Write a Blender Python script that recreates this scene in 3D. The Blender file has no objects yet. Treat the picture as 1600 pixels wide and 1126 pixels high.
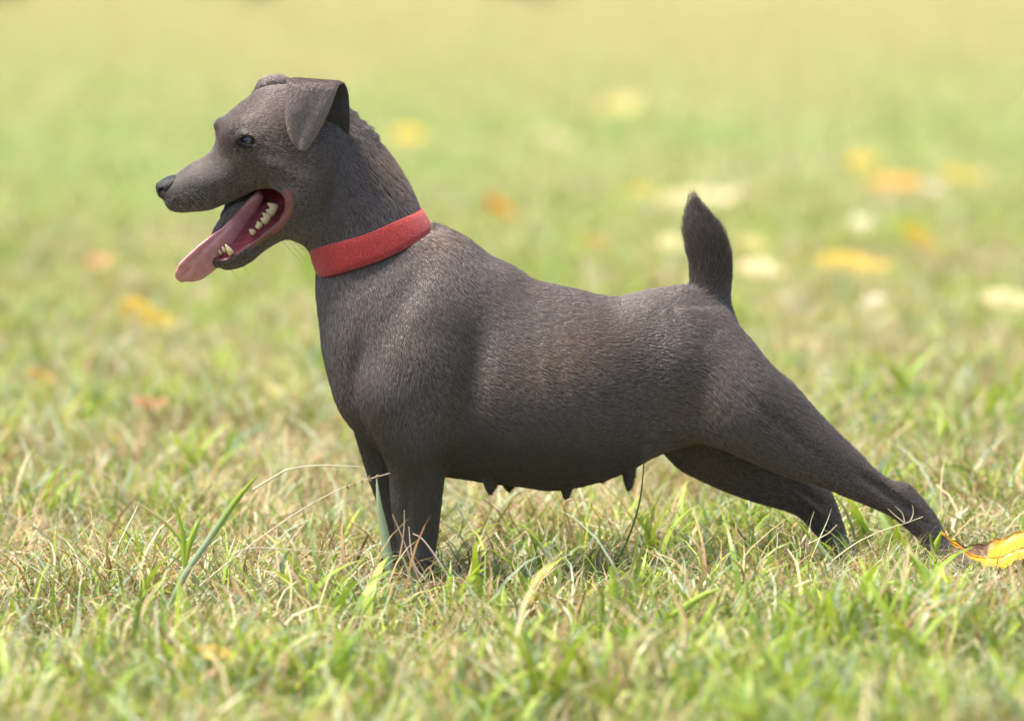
import bpy, bmesh, math, random
import numpy as np
from mathutils import Vector, Matrix

rng = np.random.default_rng(7)
random.seed(7)
sc = bpy.context.scene
COL = sc.collection

# ------------------------------------------------------------------ camera
S = 0.0006                     # metres per model unit in the plane of the dog
CAM_Y, CAM_H = -5.0, 0.6
F_PX = 8333.0                  # focal length in pixels of a 1600 px wide frame
PITCH = math.atan(623.0 / F_PX)
cam_d = bpy.data.cameras.new('camera')
cam = bpy.data.objects.new('camera', cam_d); COL.objects.link(cam)
cam.location = (0, CAM_Y, CAM_H)
cam.rotation_euler = (math.radians(90) - PITCH, 0, 0)
cam_d.sensor_width = 36.0
cam_d.lens = F_PX / 1600 * 36.0
cam_d.clip_start = 0.1; cam_d.clip_end = 1000
cam_d.dof.use_dof = True
cam_d.dof.focus_distance = 4.97
cam_d.dof.aperture_fstop = 4.8
cam_d.dof.aperture_blades = 0
sc.camera = cam

# ------------------------------------------------------------------ world and sun
SUN_EL, SUN_AZ = math.radians(58), math.radians(200)   # behind the dog, a little to its head side
world = bpy.data.worlds.new('World'); sc.world = world; world.use_nodes = True
wn = world.node_tree.nodes; wl = world.node_tree.links; wn.clear()
wo = wn.new('ShaderNodeOutputWorld'); wb = wn.new('ShaderNodeBackground'); sky = wn.new('ShaderNodeTexSky')
sky.sky_type = 'NISHITA'; sky.sun_disc = False
sky.sun_elevation = SUN_EL
sky.air_density = 1.0; sky.dust_density = 3.0; sky.ozone_density = 1.0
wl.new(sky.outputs[0], wb.inputs[0]); wl.new(wb.outputs[0], wo.inputs[0])
wb.inputs[1].default_value = 0.105
sun_dir = Vector((-0.36, -0.12, 0.95)).normalized()     # from the scene towards the sun
SUN_EL = math.asin(sun_dir.z)
sky.sun_elevation = SUN_EL
sky.sun_rotation = math.atan2(sun_dir.x, sun_dir.y)
sun_d = bpy.data.lights.new('sun', 'SUN'); sun_d.energy = 3.1; sun_d.angle = math.radians(13)
sun_d.color = (1.0, 0.90, 0.76)
sun = bpy.data.objects.new('sun', sun_d); COL.objects.link(sun)
sun.rotation_euler = sun_dir.to_track_quat('Z', 'Y').to_euler()
sun.location = (0, 0, 3)

sc.view_settings.view_transform = 'Standard'
sc.view_settings.look = 'None'
sc.view_settings.exposure = 1.42
sc.view_settings.gamma = 1.0
sc.view_settings.use_curve_mapping = False
sc.render.engine = 'CYCLES'
sc.cycles.use_denoising = True
sc.cycles.use_adaptive_sampling = True
sc.cycles.adaptive_threshold = 0.025
sc.cycles.max_bounces = 5
sc.cycles.diffuse_bounces = 2
sc.cycles.glossy_bounces = 2
sc.cycles.transmission_bounces = 2
sc.cycles.transparent_max_bounces = 8

# ------------------------------------------------------------------ helpers
def ground_z(X, Y):
    X = np.asarray(X, dtype=float); Y = np.asarray(Y, dtype=float)
    t = np.clip((X + 0.02) / 0.36, 0, 1); t = t * t * (3 - 2 * t)
    near = np.exp(-((Y / 3.0) ** 2))
    b = 0.006 * np.sin(X * 9.1 + Y * 3.3) * np.sin(Y * 7.3 - X * 2.1)
    return 0.024 * t * near + b * (np.abs(Y) < 60)

def ray(u, v, Y):
    """the point of the plane at depth Y that projects to image point (u, v) of the 1600 px frame"""
    a = PITCH + math.atan((v - 563.0) / F_PX)
    dz = -math.tan(a)
    D = Y - CAM_Y
    sx = (u - 800.0) / F_PX * math.cos(math.atan((v - 563.0) / F_PX)) ** -1
    # horizontal distance D along Y; the slant factor of the ray
    fx = (u - 800.0) / (F_PX * math.cos(PITCH) - (v - 563.0) * math.sin(PITCH))
    return (fx * D, Y, CAM_H + dz * D)

def on_ground(u, v, lift=0.0):
    a = PITCH + math.atan((v - 563.0) / F_PX)
    Y = (CAM_H - lift) / math.tan(a) + CAM_Y
    p = ray(u, v, Y)
    return p

def mesh_obj(name, verts, faces, mat=None, parent=None, smooth=True):
    me = bpy.data.meshes.new(name)
    verts = np.asarray(verts, dtype=np.float32)
    faces = np.asarray(faces, dtype=np.int32)
    me.vertices.add(len(verts)); me.vertices.foreach_set('co', verts.ravel())
    k = faces.shape[1]
    me.loops.add(faces.size); me.loops.foreach_set('vertex_index', faces.ravel())
    me.polygons.add(len(faces))
    me.polygons.foreach_set('loop_start', np.arange(0, faces.size, k, dtype=np.int32))
    me.polygons.foreach_set('loop_total', np.full(len(faces), k, dtype=np.int32))
    me.update(calc_edges=True)
    if smooth: me.polygons.foreach_set('use_smooth', np.ones(len(faces), dtype=bool))
    me.validate()
    if mat: me.materials.append(mat)
    o = bpy.data.objects.new(name, me); COL.objects.link(o)
    if parent is not None: o.parent = parent
    return o

def tag(o, label=None, cat=None, group=None, kind=None):
    if label: o['label'] = label
    if cat: o['category'] = cat
    if group: o['group'] = group
    if kind: o['kind'] = kind
    return o

def new_mat(name):
    m = bpy.data.materials.new(name); m.use_nodes = True
    nt = m.node_tree; nt.nodes.clear()
    out = nt.nodes.new('ShaderNodeOutputMaterial')
    return m, nt, out

def node(nt, kind, **kw):
    n = nt.nodes.new(kind)
    for k, v in kw.items():
        if k.startswith('_'): setattr(n, k[1:], v)
    return n

def principled(nt, out, color=(.5, .5, .5), rough=.6, spec=.5):
    b = nt.nodes.new('ShaderNodeBsdfPrincipled')
    b.inputs['Base Color'].default_value = (*color, 1)
    b.inputs['Roughness'].default_value = rough
    b.inputs['Specular IOR Level'].default_value = spec
    nt.links.new(b.outputs[0], out.inputs[0])
    return b
BODY_RES = 2.5
N_FUR = 300000
G_DENS = 1500
# ------------------------------------------------------------------ implicit-surface modelling (units: u right, v down, d away)
YAW = 0.15
def to_model(u, v, d):
    """outline point seen at (u, v), lying d units behind the dog's own middle plane -> model coordinates"""
    Y = (d + YAW * (u - 640)) * S
    x, _, z = ray(u, v, Y)
    return x / S + 800, 940 - z / S

def catmull(P, n_per=1.6):
    P = np.asarray(P, float)
    Q = np.vstack([2 * P[0] - P[1], P, 2 * P[-1] - P[-2]])
    out = []
    for i in range(1, len(Q) - 2):
        p0, p1, p2, p3 = Q[i - 1:i + 3]
        L = max(np.hypot(*((p2[:2] + p2[2:4] - p1[:2] - p1[2:4]) / 2)),
                0.5 * np.hypot(*(p2[:2] - p1[:2])), 0.5 * np.hypot(*(p2[2:4] - p1[2:4])))
        n = max(2, int(L / n_per))
        t = (np.arange(n) / n)[:, None]
        out.append(0.5 * ((2 * p1) + (-p0 + p2) * t + (2 * p0 - 5 * p1 + 4 * p2 - p3) * t ** 2 + (-p0 + 3 * p1 - 3 * p2 + p3) * t ** 3))
    out.append(P[-1:]);
    return np.vstack(out)

class Loft:
    """a limb or trunk: stations (Au, Av, Bu, Bv, half depth, centre depth[, tilt deg, own half height])"""
    def __init__(self, st, caps=(1, 1), flow=1, hard=False, tilt=0.0, own_h=None, comp=True):
        rows = []
        for s in st:
            s = list(s)
            a, b, w, dc = s[0:2], s[2:4], s[4], s[5]
            if comp:
                a = to_model(*a, dc); b = to_model(*b, dc)
            t = s[6] if len(s) > 6 else tilt
            hh = s[7] if len(s) > 7 else -1
            rows.append([*a, *b, w, dc, t, hh])
        R = catmull(rows)
        A, B = R[:, 0:2], R[:, 2:4]
        c = (A + B) / 2; e = A - B; h = np.linalg.norm(e, axis=1) / 2
        e = e / (2 * h[:, None]); w = R[:, 4]; dc = R[:, 5]; tl = np.radians(R[:, 6])
        hh = np.where(R[:, 7] > 0, R[:, 7], h)
        def cap(i, j, scale):
            dirn = c[i] - c[j]; dirn /= np.linalg.norm(dirn) + 1e-9
            n = np.array([-e[i][1], e[i][0]]); n *= np.sign(n @ dirn) or 1
            Rr = min(hh[i], w[i]) * scale
            ph = np.radians([15, 30, 45, 58, 70, 79, 86])
            return [(c[i] + n * Rr * math.sin(p), e[i], h[i] * math.cos(p), w[i] * math.cos(p), dc[i], tl[i], hh[i] * math.cos(p)) for p in ph]
        cols = [list(x) for x in zip(c, e, h, w, dc, tl, hh)]
        if caps[0]: cols = [list(x) for x in cap(0, min(4, len(c) - 1), caps[0])][::-1] + cols
        if caps[1]: cols = cols + [list(x) for x in cap(-1, max(-5, -len(c)), caps[1])]
        self.c = np.array([x[0] for x in cols]); self.e = np.array([x[1] for x in cols])
        self.h = np.array([x[2] for x in cols]); self.w = np.array([x[3] for x in cols])
        self.dc = np.array([x[4] for x in cols]); self.tl = np.array([x[5] for x in cols]); self.hh = np.array([x[6] for x in cols])
        g = np.gradient(self.c, axis=0); g /= np.linalg.norm(g, axis=1)[:, None] + 1e-9
        gd = np.gradient(self.dc)
        self.dir = g * flow
    def thin(self, n):
        import copy
        o = copy.copy(self)
        for a in ('c', 'e', 'h', 'w', 'dc', 'tl', 'hh', 'dir'): setattr(o, a, getattr(self, a)[::n])
        return o
    def idx(self, p):
        """nearest station of 2-D points p (M, 2)"""
        out = np.empty(len(p), np.int32)
        for i in range(0, len(p), 20000):
            q = p[i:i + 20000]
            dx = q[:, None, :] - self.c[None]
            lat = (dx * self.e[None]).sum(2)
            ax2 = (dx ** 2).sum(2) - lat ** 2
            ex = np.maximum(np.abs(lat) - self.h, 0)
            out[i:i + 20000] = np.argmin(ax2 + ex ** 2, axis=1)
        return out
    def field2(self, p):
        k = self.idx(p)
        dx = p - self.c[k]
        lat = (dx * self.e[k]).sum(1)
        ax = np.sqrt(np.maximum((dx ** 2).sum(1) - lat ** 2, 0))
        ax = np.where((k == 0) | (k == len(self.c) - 1), ax, 0)
        return k, lat, ax
    def eval(self, k, lat, ax, d):
        """arrays broadcast together"""
        dd = d - self.dc[k]; t = self.tl[k]; h = self.hh[k]; w = self.w[k]
        ct, st = np.cos(t), np.sin(t)
        l2 = lat * ct + dd * st; d2 = -lat * st + dd * ct
        k0 = np.sqrt((l2 / h) ** 2 + (d2 / w) ** 2)
        k1 = np.sqrt((l2 / h ** 2) ** 2 + (d2 / w ** 2) ** 2) + 1e-6
        f = k0 * (k0 - 1) / k1
        f = np.where(k0 < 1e-3, -np.minimum(h, w), f)
        return np.where(ax > 0, np.sqrt(np.maximum(f, 0) ** 2 + ax ** 2), f)
    def at(self, P):
        k, lat, ax = self.field2(P[:, :2])
        return self.eval(k, lat, ax, P[:, 2]), k

class Grid:
    def __init__(self, lo, hi, res):
        self.res = res
        self.x = np.arange(lo[0], hi[0], res, dtype=np.float32)
        self.y = np.arange(lo[1], hi[1], res, dtype=np.float32)
        self.z = np.arange(lo[2], hi[2], res, dtype=np.float32)
        self.F = np.full((len(self.x), len(self.y), len(self.z)), 60.0, np.float32)
    def sub(self, lo, hi):
        r = []
        for a, l, h in zip((self.x, self.y, self.z), lo, hi):
            i, j = np.searchsorted(a, [l, h]); r.append(slice(int(i), int(j)))
        return tuple(r)
    def loft_box(self, L, pad=26):
        ext = np.maximum(L.h, 0)
        lo = (L.c - ext[:, None] * np.abs(L.e)).min(0) - pad; hi = (L.c + ext[:, None] * np.abs(L.e)).max(0) + pad
        m = np.maximum(L.w, np.abs(np.sin(L.tl)) * L.hh)
        return self.sub((*lo, (L.dc - m).min() - pad), (*hi, (L.dc + m).max() + pad))
    def loft(self, L, k=12.0, mode='add'):
        s = self.loft_box(L)
        X, Y = np.meshgrid(self.x[s[0]], self.y[s[1]], indexing='ij')
        p = np.stack([X.ravel(), Y.ravel()], 1)
        ki, lat, ax = L.field2(p)
        sh = X.shape
        f = L.eval(ki.reshape(sh)[..., None], lat.reshape(sh)[..., None], ax.reshape(sh)[..., None], self.z[s[2]][None, None]).astype(np.float32)
        self.combine(s, f, k, mode)
    def combine(self, s, f, k, mode):
        F = self.F[s]
        if mode == 'add':
            h = np.maximum(k - np.abs(F - f), 0) / k
            self.F[s] = np.minimum(F, f) - h * h * k * 0.25
        else:
            f = -f
            h = np.maximum(k - np.abs(F - f), 0) / k
            self.F[s] = np.maximum(F, f) + h * h * k * 0.25
    def ell(self, c, r, rot=0.0, k=8.0, mode='add', comp=True):
        if comp: u, v = to_model(c[0], c[1], c[2])
        else: u, v = c[0], c[1]
        m = max(r) + 26
        s = self.sub((u - m, v - m, c[2] - m), (u + m, v + m, c[2] + m))
        X = self.x[s[0]][:, None, None] - u; Y = self.y[s[1]][None, :, None] - v; Z = self.z[s[2]][None, None] - c[2]
        a = math.radians(rot); X2 = X * math.cos(a) + Y * math.sin(a); Y2 = -X * math.sin(a) + Y * math.cos(a)
        k0 = np.sqrt((X2 / r[0]) ** 2 + (Y2 / r[1]) ** 2 + (Z / r[2]) ** 2)
        k1 = np.sqrt((X2 / r[0] ** 2) ** 2 + (Y2 / r[1] ** 2) ** 2 + (Z / r[2] ** 2) ** 2) + 1e-6
        self.combine(s, (k0 * (k0 - 1) / k1).astype(np.float32), k, mode)
    def bump(self, c, r, rot, amp):
        """raise (amp > 0) or hollow (amp < 0) the surface round a point: muscle, fold, crease"""
        u, v = to_model(c[0], c[1], c[2])
        m = max(r) * 2.2
        s = self.sub((u - m, v - m, c[2] - r[2] * 2.2), (u + m, v + m, c[2] + r[2] * 2.2))
        X = self.x[s[0]][:, None, None] - u; Y = self.y[s[1]][None, :, None] - v; Z = self.z[s[2]][None, None] - c[2]
        a = math.radians(rot); X2 = X * math.cos(a) + Y * math.sin(a); Y2 = -X * math.sin(a) + Y * math.cos(a)
        self.F[s] -= amp * np.exp(-((X2 / r[0]) ** 2 + (Y2 / r[1]) ** 2 + (Z / r[2]) ** 2)).astype(np.float32)
    def blur(self, n=1):
        for _ in range(n):
            for ax in range(3):
                F = self.F
                a = np.swapaxes(F, 0, ax)
                b = a.copy(); b[1:-1] = 0.5 * a[1:-1] + 0.25 * (a[2:] + a[:-2])
                self.F = np.ascontiguousarray(np.swapaxes(b, 0, ax))
    def nets(self):
        F = self.F; ins = F < 0
        nx, ny, nz = F.shape
        cnt = np.zeros((nx - 1, ny - 1, nz - 1), np.int8)
        for i in (0, 1):
            for j in (0, 1):
                for k in (0, 1):
                    cnt += ins[i:nx - 1 + i, j:ny - 1 + j, k:nz - 1 + k]
        act = np.argwhere((cnt > 0) & (cnt < 8))
        idx = np.full(cnt.shape, -1, np.int32); idx[act[:, 0], act[:, 1], act[:, 2]] = np.arange(len(act))
        acc = np.zeros((len(act), 3)); n = np.zeros(len(act))
        cs = [(i, j, k) for i in (0, 1) for j in (0, 1) for k in (0, 1)]
        val = {c: F[act[:, 0] + c[0], act[:, 1] + c[1], act[:, 2] + c[2]] for c in cs}
        for c in cs:
            for ax in range(3):
                if c[ax] == 0:
                    c2 = list(c); c2[ax] = 1; c2 = tuple(c2)
                    a, b = val[c], val[c2]; m = (a < 0) != (b < 0)
                    t = np.where(m, a / np.where(m, a - b, 1), 0)
                    p = np.tile(np.array(c, float), (len(act), 1)); p[:, ax] += t
                    acc[m] += p[m]; n[m] += 1
        P = (act + acc / n[:, None]) * self.res + np.array([self.x[0], self.y[0], self.z[0]])
        quads = []
        for ax in range(3):
            sl0 = [slice(1, -1)] * 3; sl1 = [slice(1, -1)] * 3
            sl0[ax] = slice(0, -1); sl1[ax] = slice(1, None)
            a = ins[tuple(sl0)]; b = ins[tuple(sl1)]
            e = np.argwhere(a != b)
            flip = a[e[:, 0], e[:, 1], e[:, 2]]
            off = np.ones(3, int); off[ax] = 0
            base = e + off
            o1, o2 = [(1, 2), (2, 0), (0, 1)][ax]
            def g(d1, d2):
                q = base.copy(); q[:, o1] -= d1; q[:, o2] -= d2
                return idx[q[:, 0], q[:, 1], q[:, 2]]
            q = np.stack([g(1, 1), g(0, 1), g(0, 0), g(1, 0)], 1)
            q[~flip] = q[~flip][:, ::-1]
            quads.append(q)
        return P, np.vstack(quads)

def to_world(P):
    X = (P[:, 0] - 800) * S
    Z = (940 - P[:, 1]) * S
    Y = (P[:, 2] + YAW * (P[:, 0] - 640)) * S
    return np.stack([X, Y, Z], 1)

# ---- body stations ----
trunk = Loft([
    (670, 364, 503, 420, 50, 0), (692, 360, 499, 455, 64, 0), (728, 371, 500, 505, 86, 0), (765, 398, 510, 575, 106, 0),
    (802, 416, 545, 662, 114, 0), (836, 437, 640, 728, 118, 0), (872, 446, 740, 750, 122, 0), (905, 453, 812, 759, 126, 0),
    (932, 460, 862, 765, 127, 0), (962, 464, 920, 756, 122, 0), (992, 458, 975, 738, 112, 0), (1026, 451, 1025, 712, 100, 0),
    (1075, 448, 1085, 692, 92, 0), (1128, 470, 1120, 685, 84, 0), (1156, 515, 1150, 660, 70, 0), (1176, 556, 1168, 620, 46, 0)],
    caps=(0.3, 0.5), flow=1)
neck = Loft([
    (548, 182, 452, 300, 58, 0), (568, 198, 448, 335, 62, 0), (590, 220, 450, 362, 64, 0), (616, 254, 462, 376, 64, 0),
    (638, 290, 478, 386, 64, 0), (654, 327, 490, 402, 65, 0), (668, 358, 500, 430, 66, 0), (700, 372, 508, 470, 58, 0), (720, 400, 530, 515, 40, 0)],
    caps=(0.6, 0.3), flow=1)
skull = Loft([
    (254, 290, 256, 312, 14, 0), (262, 281, 264, 327, 21, 0), (276, 272, 279, 332, 27, 0), (296, 257, 302, 331, 31, 0),
    (316, 246, 328, 328, 35, 0), (330, 235, 352, 318, 40, 0), (338, 218, 372, 309, 47, 0), (340, 192, 390, 301, 57, 0),
    (356, 175, 408, 297, 65, 0), (382, 155, 428, 302, 70, 0), (414, 136, 446, 330, 72, 0), (455, 132, 462, 352, 72, 0),
    (500, 136, 490, 356, 66, 0), (536, 160, 512, 340, 54, 0), (552, 190, 528, 310, 40, 0)], caps=(0.8, 0.5), flow=1)
jaw = Loft([
    (470, 300, 470, 372, 50, 0), (425, 310, 447, 374, 50, 0), (392, 312, 428, 382, 46, 0), (364, 322, 409, 395, 42, 2),
    (346, 340, 392, 409, 38, 2), (333, 360, 374, 418, 34, 2), (329, 384, 356, 421, 28, 2), (330, 398, 342, 417, 20, 2)], caps=(0.5, 0.8), flow=-1)
far_cheek = Loft([(452, 286, 452, 350, 12, 42), (418, 286, 408, 352, 12, 42), (392, 292, 378, 350, 11, 40), (374, 300, 356, 345, 9, 36), (362, 310, 346, 345, 7, 33)], caps=(0.5, 0.6))
shoulder = Loft([
    (645, 500, 720, 512, 14, -66), (612, 530, 738, 550, 28, -76), (572, 590, 728, 610, 36, -82), (574, 650, 716, 662, 42, -78),
    (596, 703, 703, 708, 42, -72), (607, 738, 696, 738, 38, -68), (611, 785, 690, 785, 33, -66), (617, 826, 685, 828, 29, -65),
    (625, 858, 680, 862, 27, -65), (630, 888, 676, 892, 26, -66), (630, 912, 676, 916, 27, -67), (628, 930, 672, 934, 25, -67)], caps=(0.6, 0.5), flow=1)
paw_near = Loft([(672, 908, 672, 942, 20, -67), (648, 908, 648, 946, 28, -68), (622, 914, 622, 947, 31, -69), (604, 924, 604, 947, 27, -69), (596, 932, 596, 946, 18, -69)],
    caps=(0.7, 0.9), flow=-1)
far_front = Loft([
    (560, 600, 680, 600, 36, 66), (551, 650, 655, 655, 40, 68), (559, 690, 645, 695, 37, 66), (571, 731, 640, 735, 32, 64),
    (582, 765, 642, 768, 29, 64), (596, 800, 648, 802, 26, 64), (604, 832, 650, 836, 24, 64), (606, 870, 650, 874, 24, 64),
    (606, 898, 650, 902, 24, 64)], caps=(0.6, 0.6), flow=1)
paw_far = Loft([(646, 884, 646, 918, 20, 62), (620, 886, 620, 922, 27, 62), (598, 892, 598, 922, 29, 62), (582, 904, 582, 922, 20, 62)], caps=(0.7, 0.9), flow=-1)
hind = Loft([
    (1095, 540, 1060, 610, 18, -46), (1132, 505, 1070, 660, 28, -50), (1168, 528, 1100, 688, 44, -60), (1205, 570, 1140, 706, 50, -64),
    (1240, 600, 1180, 724, 45, -64), (1266, 629, 1218, 740, 39, -64), (1292, 657, 1254, 752, 34, -65), (1319, 684, 1288, 762, 29, -66),
    (1344, 708, 1318, 775, 25, -67), (1366, 732, 1346, 786, 22, -68), (1390, 749, 1372, 797, 20, -68), (1418, 755, 1394, 808, 19, -69),
    (1438, 774, 1416, 825, 18, -70), (1460, 801, 1434, 841, 18, -70), (1472, 822, 1446, 856, 19, -70), (1482, 846, 1456, 872, 20, -70)], caps=(0.6, 0.8), flow=1)
hind_paw = Loft([(1468, 838, 1452, 872, 20, -70), (1484, 848, 1462, 886, 24, -71), (1500, 862, 1478, 892, 25, -72), (1512, 874, 1494, 894, 18, -72)], caps=(0.7, 0.9), flow=1)
far_hind = Loft([
    (1090, 590, 1020, 690, 40, 56), (1130, 640, 1060, 731, 44, 60), (1175, 680, 1110, 757, 42, 62), (1215, 706, 1165, 779, 36, 63),
    (1250, 728, 1215, 794, 29, 64), (1277, 745, 1242, 804, 24, 64), (1297, 765, 1260, 818, 21, 64), (1310, 795, 1272, 832, 20, 64),
    (1319, 822, 1284, 846, 20, 64), (1324, 848, 1292, 868, 20, 64)], caps=(0.6, 0.8), flow=1)
far_hind_paw = Loft([(1320, 838, 1296, 866, 20, 64), (1330, 852, 1306, 878, 23, 64), (1340, 864, 1322, 882, 18, 64)], caps=(0.7, 0.9), flow=1)
tail = Loft([
    (1072, 470, 1142, 500, 22, 0), (1077, 447, 1141, 456, 24, 0), (1079, 415, 1142, 420, 25, 0), (1075, 388, 1137, 386, 25, 0), (1072, 365, 1126, 360, 22, 0),
    (1073, 346, 1111, 341, 17, 0), (1077, 327, 1097, 324, 9, 0), (1080, 312, 1087, 311, 4, 0)], caps=(0.4, 1.5), flow=1)

BODY_PARTS = [trunk, neck, skull, jaw, shoulder, paw_near, far_front, paw_far, hind, hind_paw, far_hind, far_hind_paw, tail]

MOUTH = np.array([(440, 299), (447, 311), (446, 328), (436, 346), (418, 361), (400, 374), (385, 383), (369, 396), (354, 404), (340, 406),
                  (333, 394), (338, 374), (350, 352), (371, 328), (389, 313), (392, 300), (412, 295), (430, 294)], float)
MOUTH_M = np.array([to_model(u, v, -20) for u, v in MOUTH])
LIP = np.array([to_model(u, v, -30) for u, v in [(449, 303), (453, 318), (448, 336), (438, 352), (424, 364), (408, 376), (392, 386)]])

def poly_sd(p, poly):
    a = poly; b = np.roll(poly, -1, axis=0)
    d2 = np.full(len(p), 1e9); ins = np.zeros(len(p), bool)
    for (ax, ay), (bx, by) in zip(a, b):
        ex, ey = bx - ax, by - ay
        t = np.clip(((p[:, 0] - ax) * ex + (p[:, 1] - ay) * ey) / (ex * ex + ey * ey), 0, 1)
        d2 = np.minimum(d2, (p[:, 0] - ax - t * ex) ** 2 + (p[:, 1] - ay - t * ey) ** 2)
        c = ((ay > p[:, 1]) != (by > p[:, 1])) & (p[:, 0] < ex * (p[:, 1] - ay) / (ey if ey else 1e-9) + ax)
        ins ^= c
    return np.where(ins, -1, 1) * np.sqrt(d2)

def line_dist(p, line):
    d2 = np.full(len(p), 1e9)
    for (ax, ay), (bx, by) in zip(line[:-1], line[1:]):
        ex, ey = bx - ax, by - ay
        t = np.clip(((p[:, 0] - ax) * ex + (p[:, 1] - ay) * ey) / (ex * ex + ey * ey), 0, 1)
        d2 = np.minimum(d2, (p[:, 0] - ax - t * ex) ** 2 + (p[:, 1] - ay - t * ey) ** 2)
    return np.sqrt(d2)

def mouth_floor(u, v):
    s = 0.53 * u + 0.85 * v
    return np.minimum(-26 + (531 - s) * 1.05, 31)

def build_body():
    G = Grid((222, 95, -160), (1560, 985, 160), BODY_RES)
    G.loft(trunk, 1)
    G.loft(neck, 26)
    G.loft(skull, 22)
    G.loft(jaw, 12)
    G.loft(far_cheek, 8)
    # cheek, brow, occiput, lips
    G.ell((470, 300, -46), (36, 44, 26), 20, 16); G.ell((470, 300, 46), (36, 44, 26), 20, 16)
    G.loft(far_front, 22); G.loft(shoulder, 26)
    G.loft(far_hind, 22); G.loft(hind, 40)
    G.loft(tail, 12)
    for p in (paw_near, paw_far, hind_paw, far_hind_paw): G.loft(p, 8)
    # toes
    for (u, v, d, r) in [(604, 938, -86, 11), (597, 938, -75, 11), (597, 938, -63, 11), (604, 938, -53, 11),
                         (590, 914, 46, 11), (583, 914, 57, 11), (583, 914, 69, 11), (590, 914, 80, 11),
                         (1512, 884, -86, 10), (1515, 884, -75, 10), (1514, 884, -64, 10), (1338, 876, 54, 10), (1341, 876, 64, 10), (1338, 876, 74, 10)]:
        G.ell((u, v, d), (r * 1.3, r, r * .8), 0, 3)
    # teats
    for (u, v0, v1, d, r) in [(766, 742, 773, -38, 10), (795, 750, 770, 30, 9), (884, 748, 782, -34, 9), (982, 722, 769, -30, 9), (702, 735, 747, -30, 7), (940, 745, 757, 34, 7)]:
        t = Loft([(u - r - 3, v0, u + r + 3, v0, r + 3, d), (u - r, (v0 + v1) / 2 - 2, u + r, (v0 + v1) / 2 - 2, r, d), (u - r * .45, v1 - 4, u + r * .45, v1 - 4, r * .45, d)], caps=(0.5, 1))
        G.loft(t, 5)
    # muscles and hollows (near side, mirrored where it shows)
    for sgn in (-1, 1):
        B = lambda c, r, rot, a: G.bump((c[0], c[1], c[2] * sgn), r, rot, a)
        B((655, 545, 112), (50, 85, 50), 14, 10)         # shoulder
        B((738, 590, 118), (26, 120, 50), 10, -12)        # hollow behind the shoulder
        B((600, 625, 100), (30, 36, 50), 0, 8); B((560, 560, 90), (14, 60, 40), 10, -5)          # point of shoulder
        B((648, 690, 108), (38, 40, 40), 0, 3)
        B((625, 480, 95), (22, 80, 40), 30, -5)         # between neck and shoulder
        B((860, 620, 124), (90, 90, 50), 0, 6)          # rib barrel
        B((1000, 590, 112), (42, 110, 50), -12, -9)     # flank hollow
        B((1075, 550, 100), (44, 44, 50), 10, 6)        # hip
        B((1150, 610, 105), (62, 50, 50), 40, 3)        # thigh
        B((1080, 660, 110), (30, 40, 40), 0, -3)
        B((1020, 470, 60), (30, 16, 40), 0, 3)          # hip bone
        B((1255, 690, 100), (80, 10, 30), 44, -3.5); B((1200, 650, 110), (60, 8, 30), 44, -3)
        B((1378, 766, 88), (44, 6, 18), 36, -8); B((1430, 800, 88), (30, 6, 14), 46, -4)       # groove before the hock tendon
        B((1380, 748, 84), (44, 6, 16), 36, 4)
        B((1425, 788, 88), (30, 6, 14), 45, 4.0)
        B((652, 872, 92), (22, 16, 20), 0, 3); B((636, 800, 96), (7, 60, 30), 3, -2.5); B((640, 735, 104), (26, 26, 30), 0, 3)
        B((935, 600, 124), (10, 90, 40), -8, 1.5); B((895, 600, 124), (10, 90, 40), -6, 1.5); B((855, 600, 124), (10, 90, 40), -4, 1.5)
        # head
        B((374, 197, 55), (24, 10, 22), -28, 5.0)        # brow ridge
        B((392, 240, 62), (34, 10, 20), 12, -2.0)
        B((424, 258, 70), (44, 12, 24), 24, 5); B((400, 282, 66), (36, 9, 20), 14, -3)        # cheek bone
        B((354, 246, 46), (20, 20, 18), 20, -6.0)       # under the eye, towards the muzzle
        B((330, 285, 40), (40, 14, 16), -8, 2.5)        # upper lip
        B((305, 312, 32), (34, 10, 14), -6, 2.5)
        B((430, 200, 66), (30, 24, 20), 0, 2.5)         # temple
        B((468, 350, 52), (8, 40, 30), 30, -2.5)
        B((520, 300, 62), (9, 60, 30), 8, -4.0)         # fold behind the jaw
        B((548, 262, 62), (7, 60, 30), -18, 3.5)
        B((578, 290, 62), (6, 60, 30), -24, -3.5); B((600, 280, 58), (5, 46, 26), -28, 2.0)
        B((337, 193, 14), (13, 12, 14), 0, 5.0)
    G.bump((1256, 780, 42), (36, 6, 22), 40, 5); G.bump((1250, 766, 42), (40, 6, 22), 36, -4)
    G.bump((355, 180, 0), (40, 12, 8), -50, -3)         # furrow between the brows
    G.bump((255, 318, 0), (10, 12, 3.5), 0, -3)         # cleft of the upper lip
    # far ear: the pinna stands up and folds over on the other side
    fe = Loft([(396, 142, 408, 160, 14, 44), (404, 126, 422, 158, 17, 48), (420, 118, 432, 155, 18, 52), (440, 117, 446, 150, 17, 54), (456, 124, 460, 150, 14, 52)], caps=(0.8, 0.8))
    G.loft(fe, 5)
    G.bump((428, 138, 34), (24, 5, 12), -4, -5)
    # eye socket
    G.ell((386, 219, -60), (21, 15, 16), 12, 8)
    G.bump((386, 219, -72), (26, 20, 18), 12, 2)
    G.ell((387, 219.5, -73), (12, 5.6, 9.5), 12, 2, 'cut')
    # mouth
    u0, u1 = MOUTH_M[:, 0].min() - 25, MOUTH_M[:, 0].max() + 25; v0, v1 = MOUTH_M[:, 1].min() - 25, MOUTH_M[:, 1].max() + 25
    s = G.sub((u0, v0, -140), (u1, v1, 70))
    X, Y = np.meshgrid(G.x[s[0]], G.y[s[1]], indexing='ij')
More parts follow.
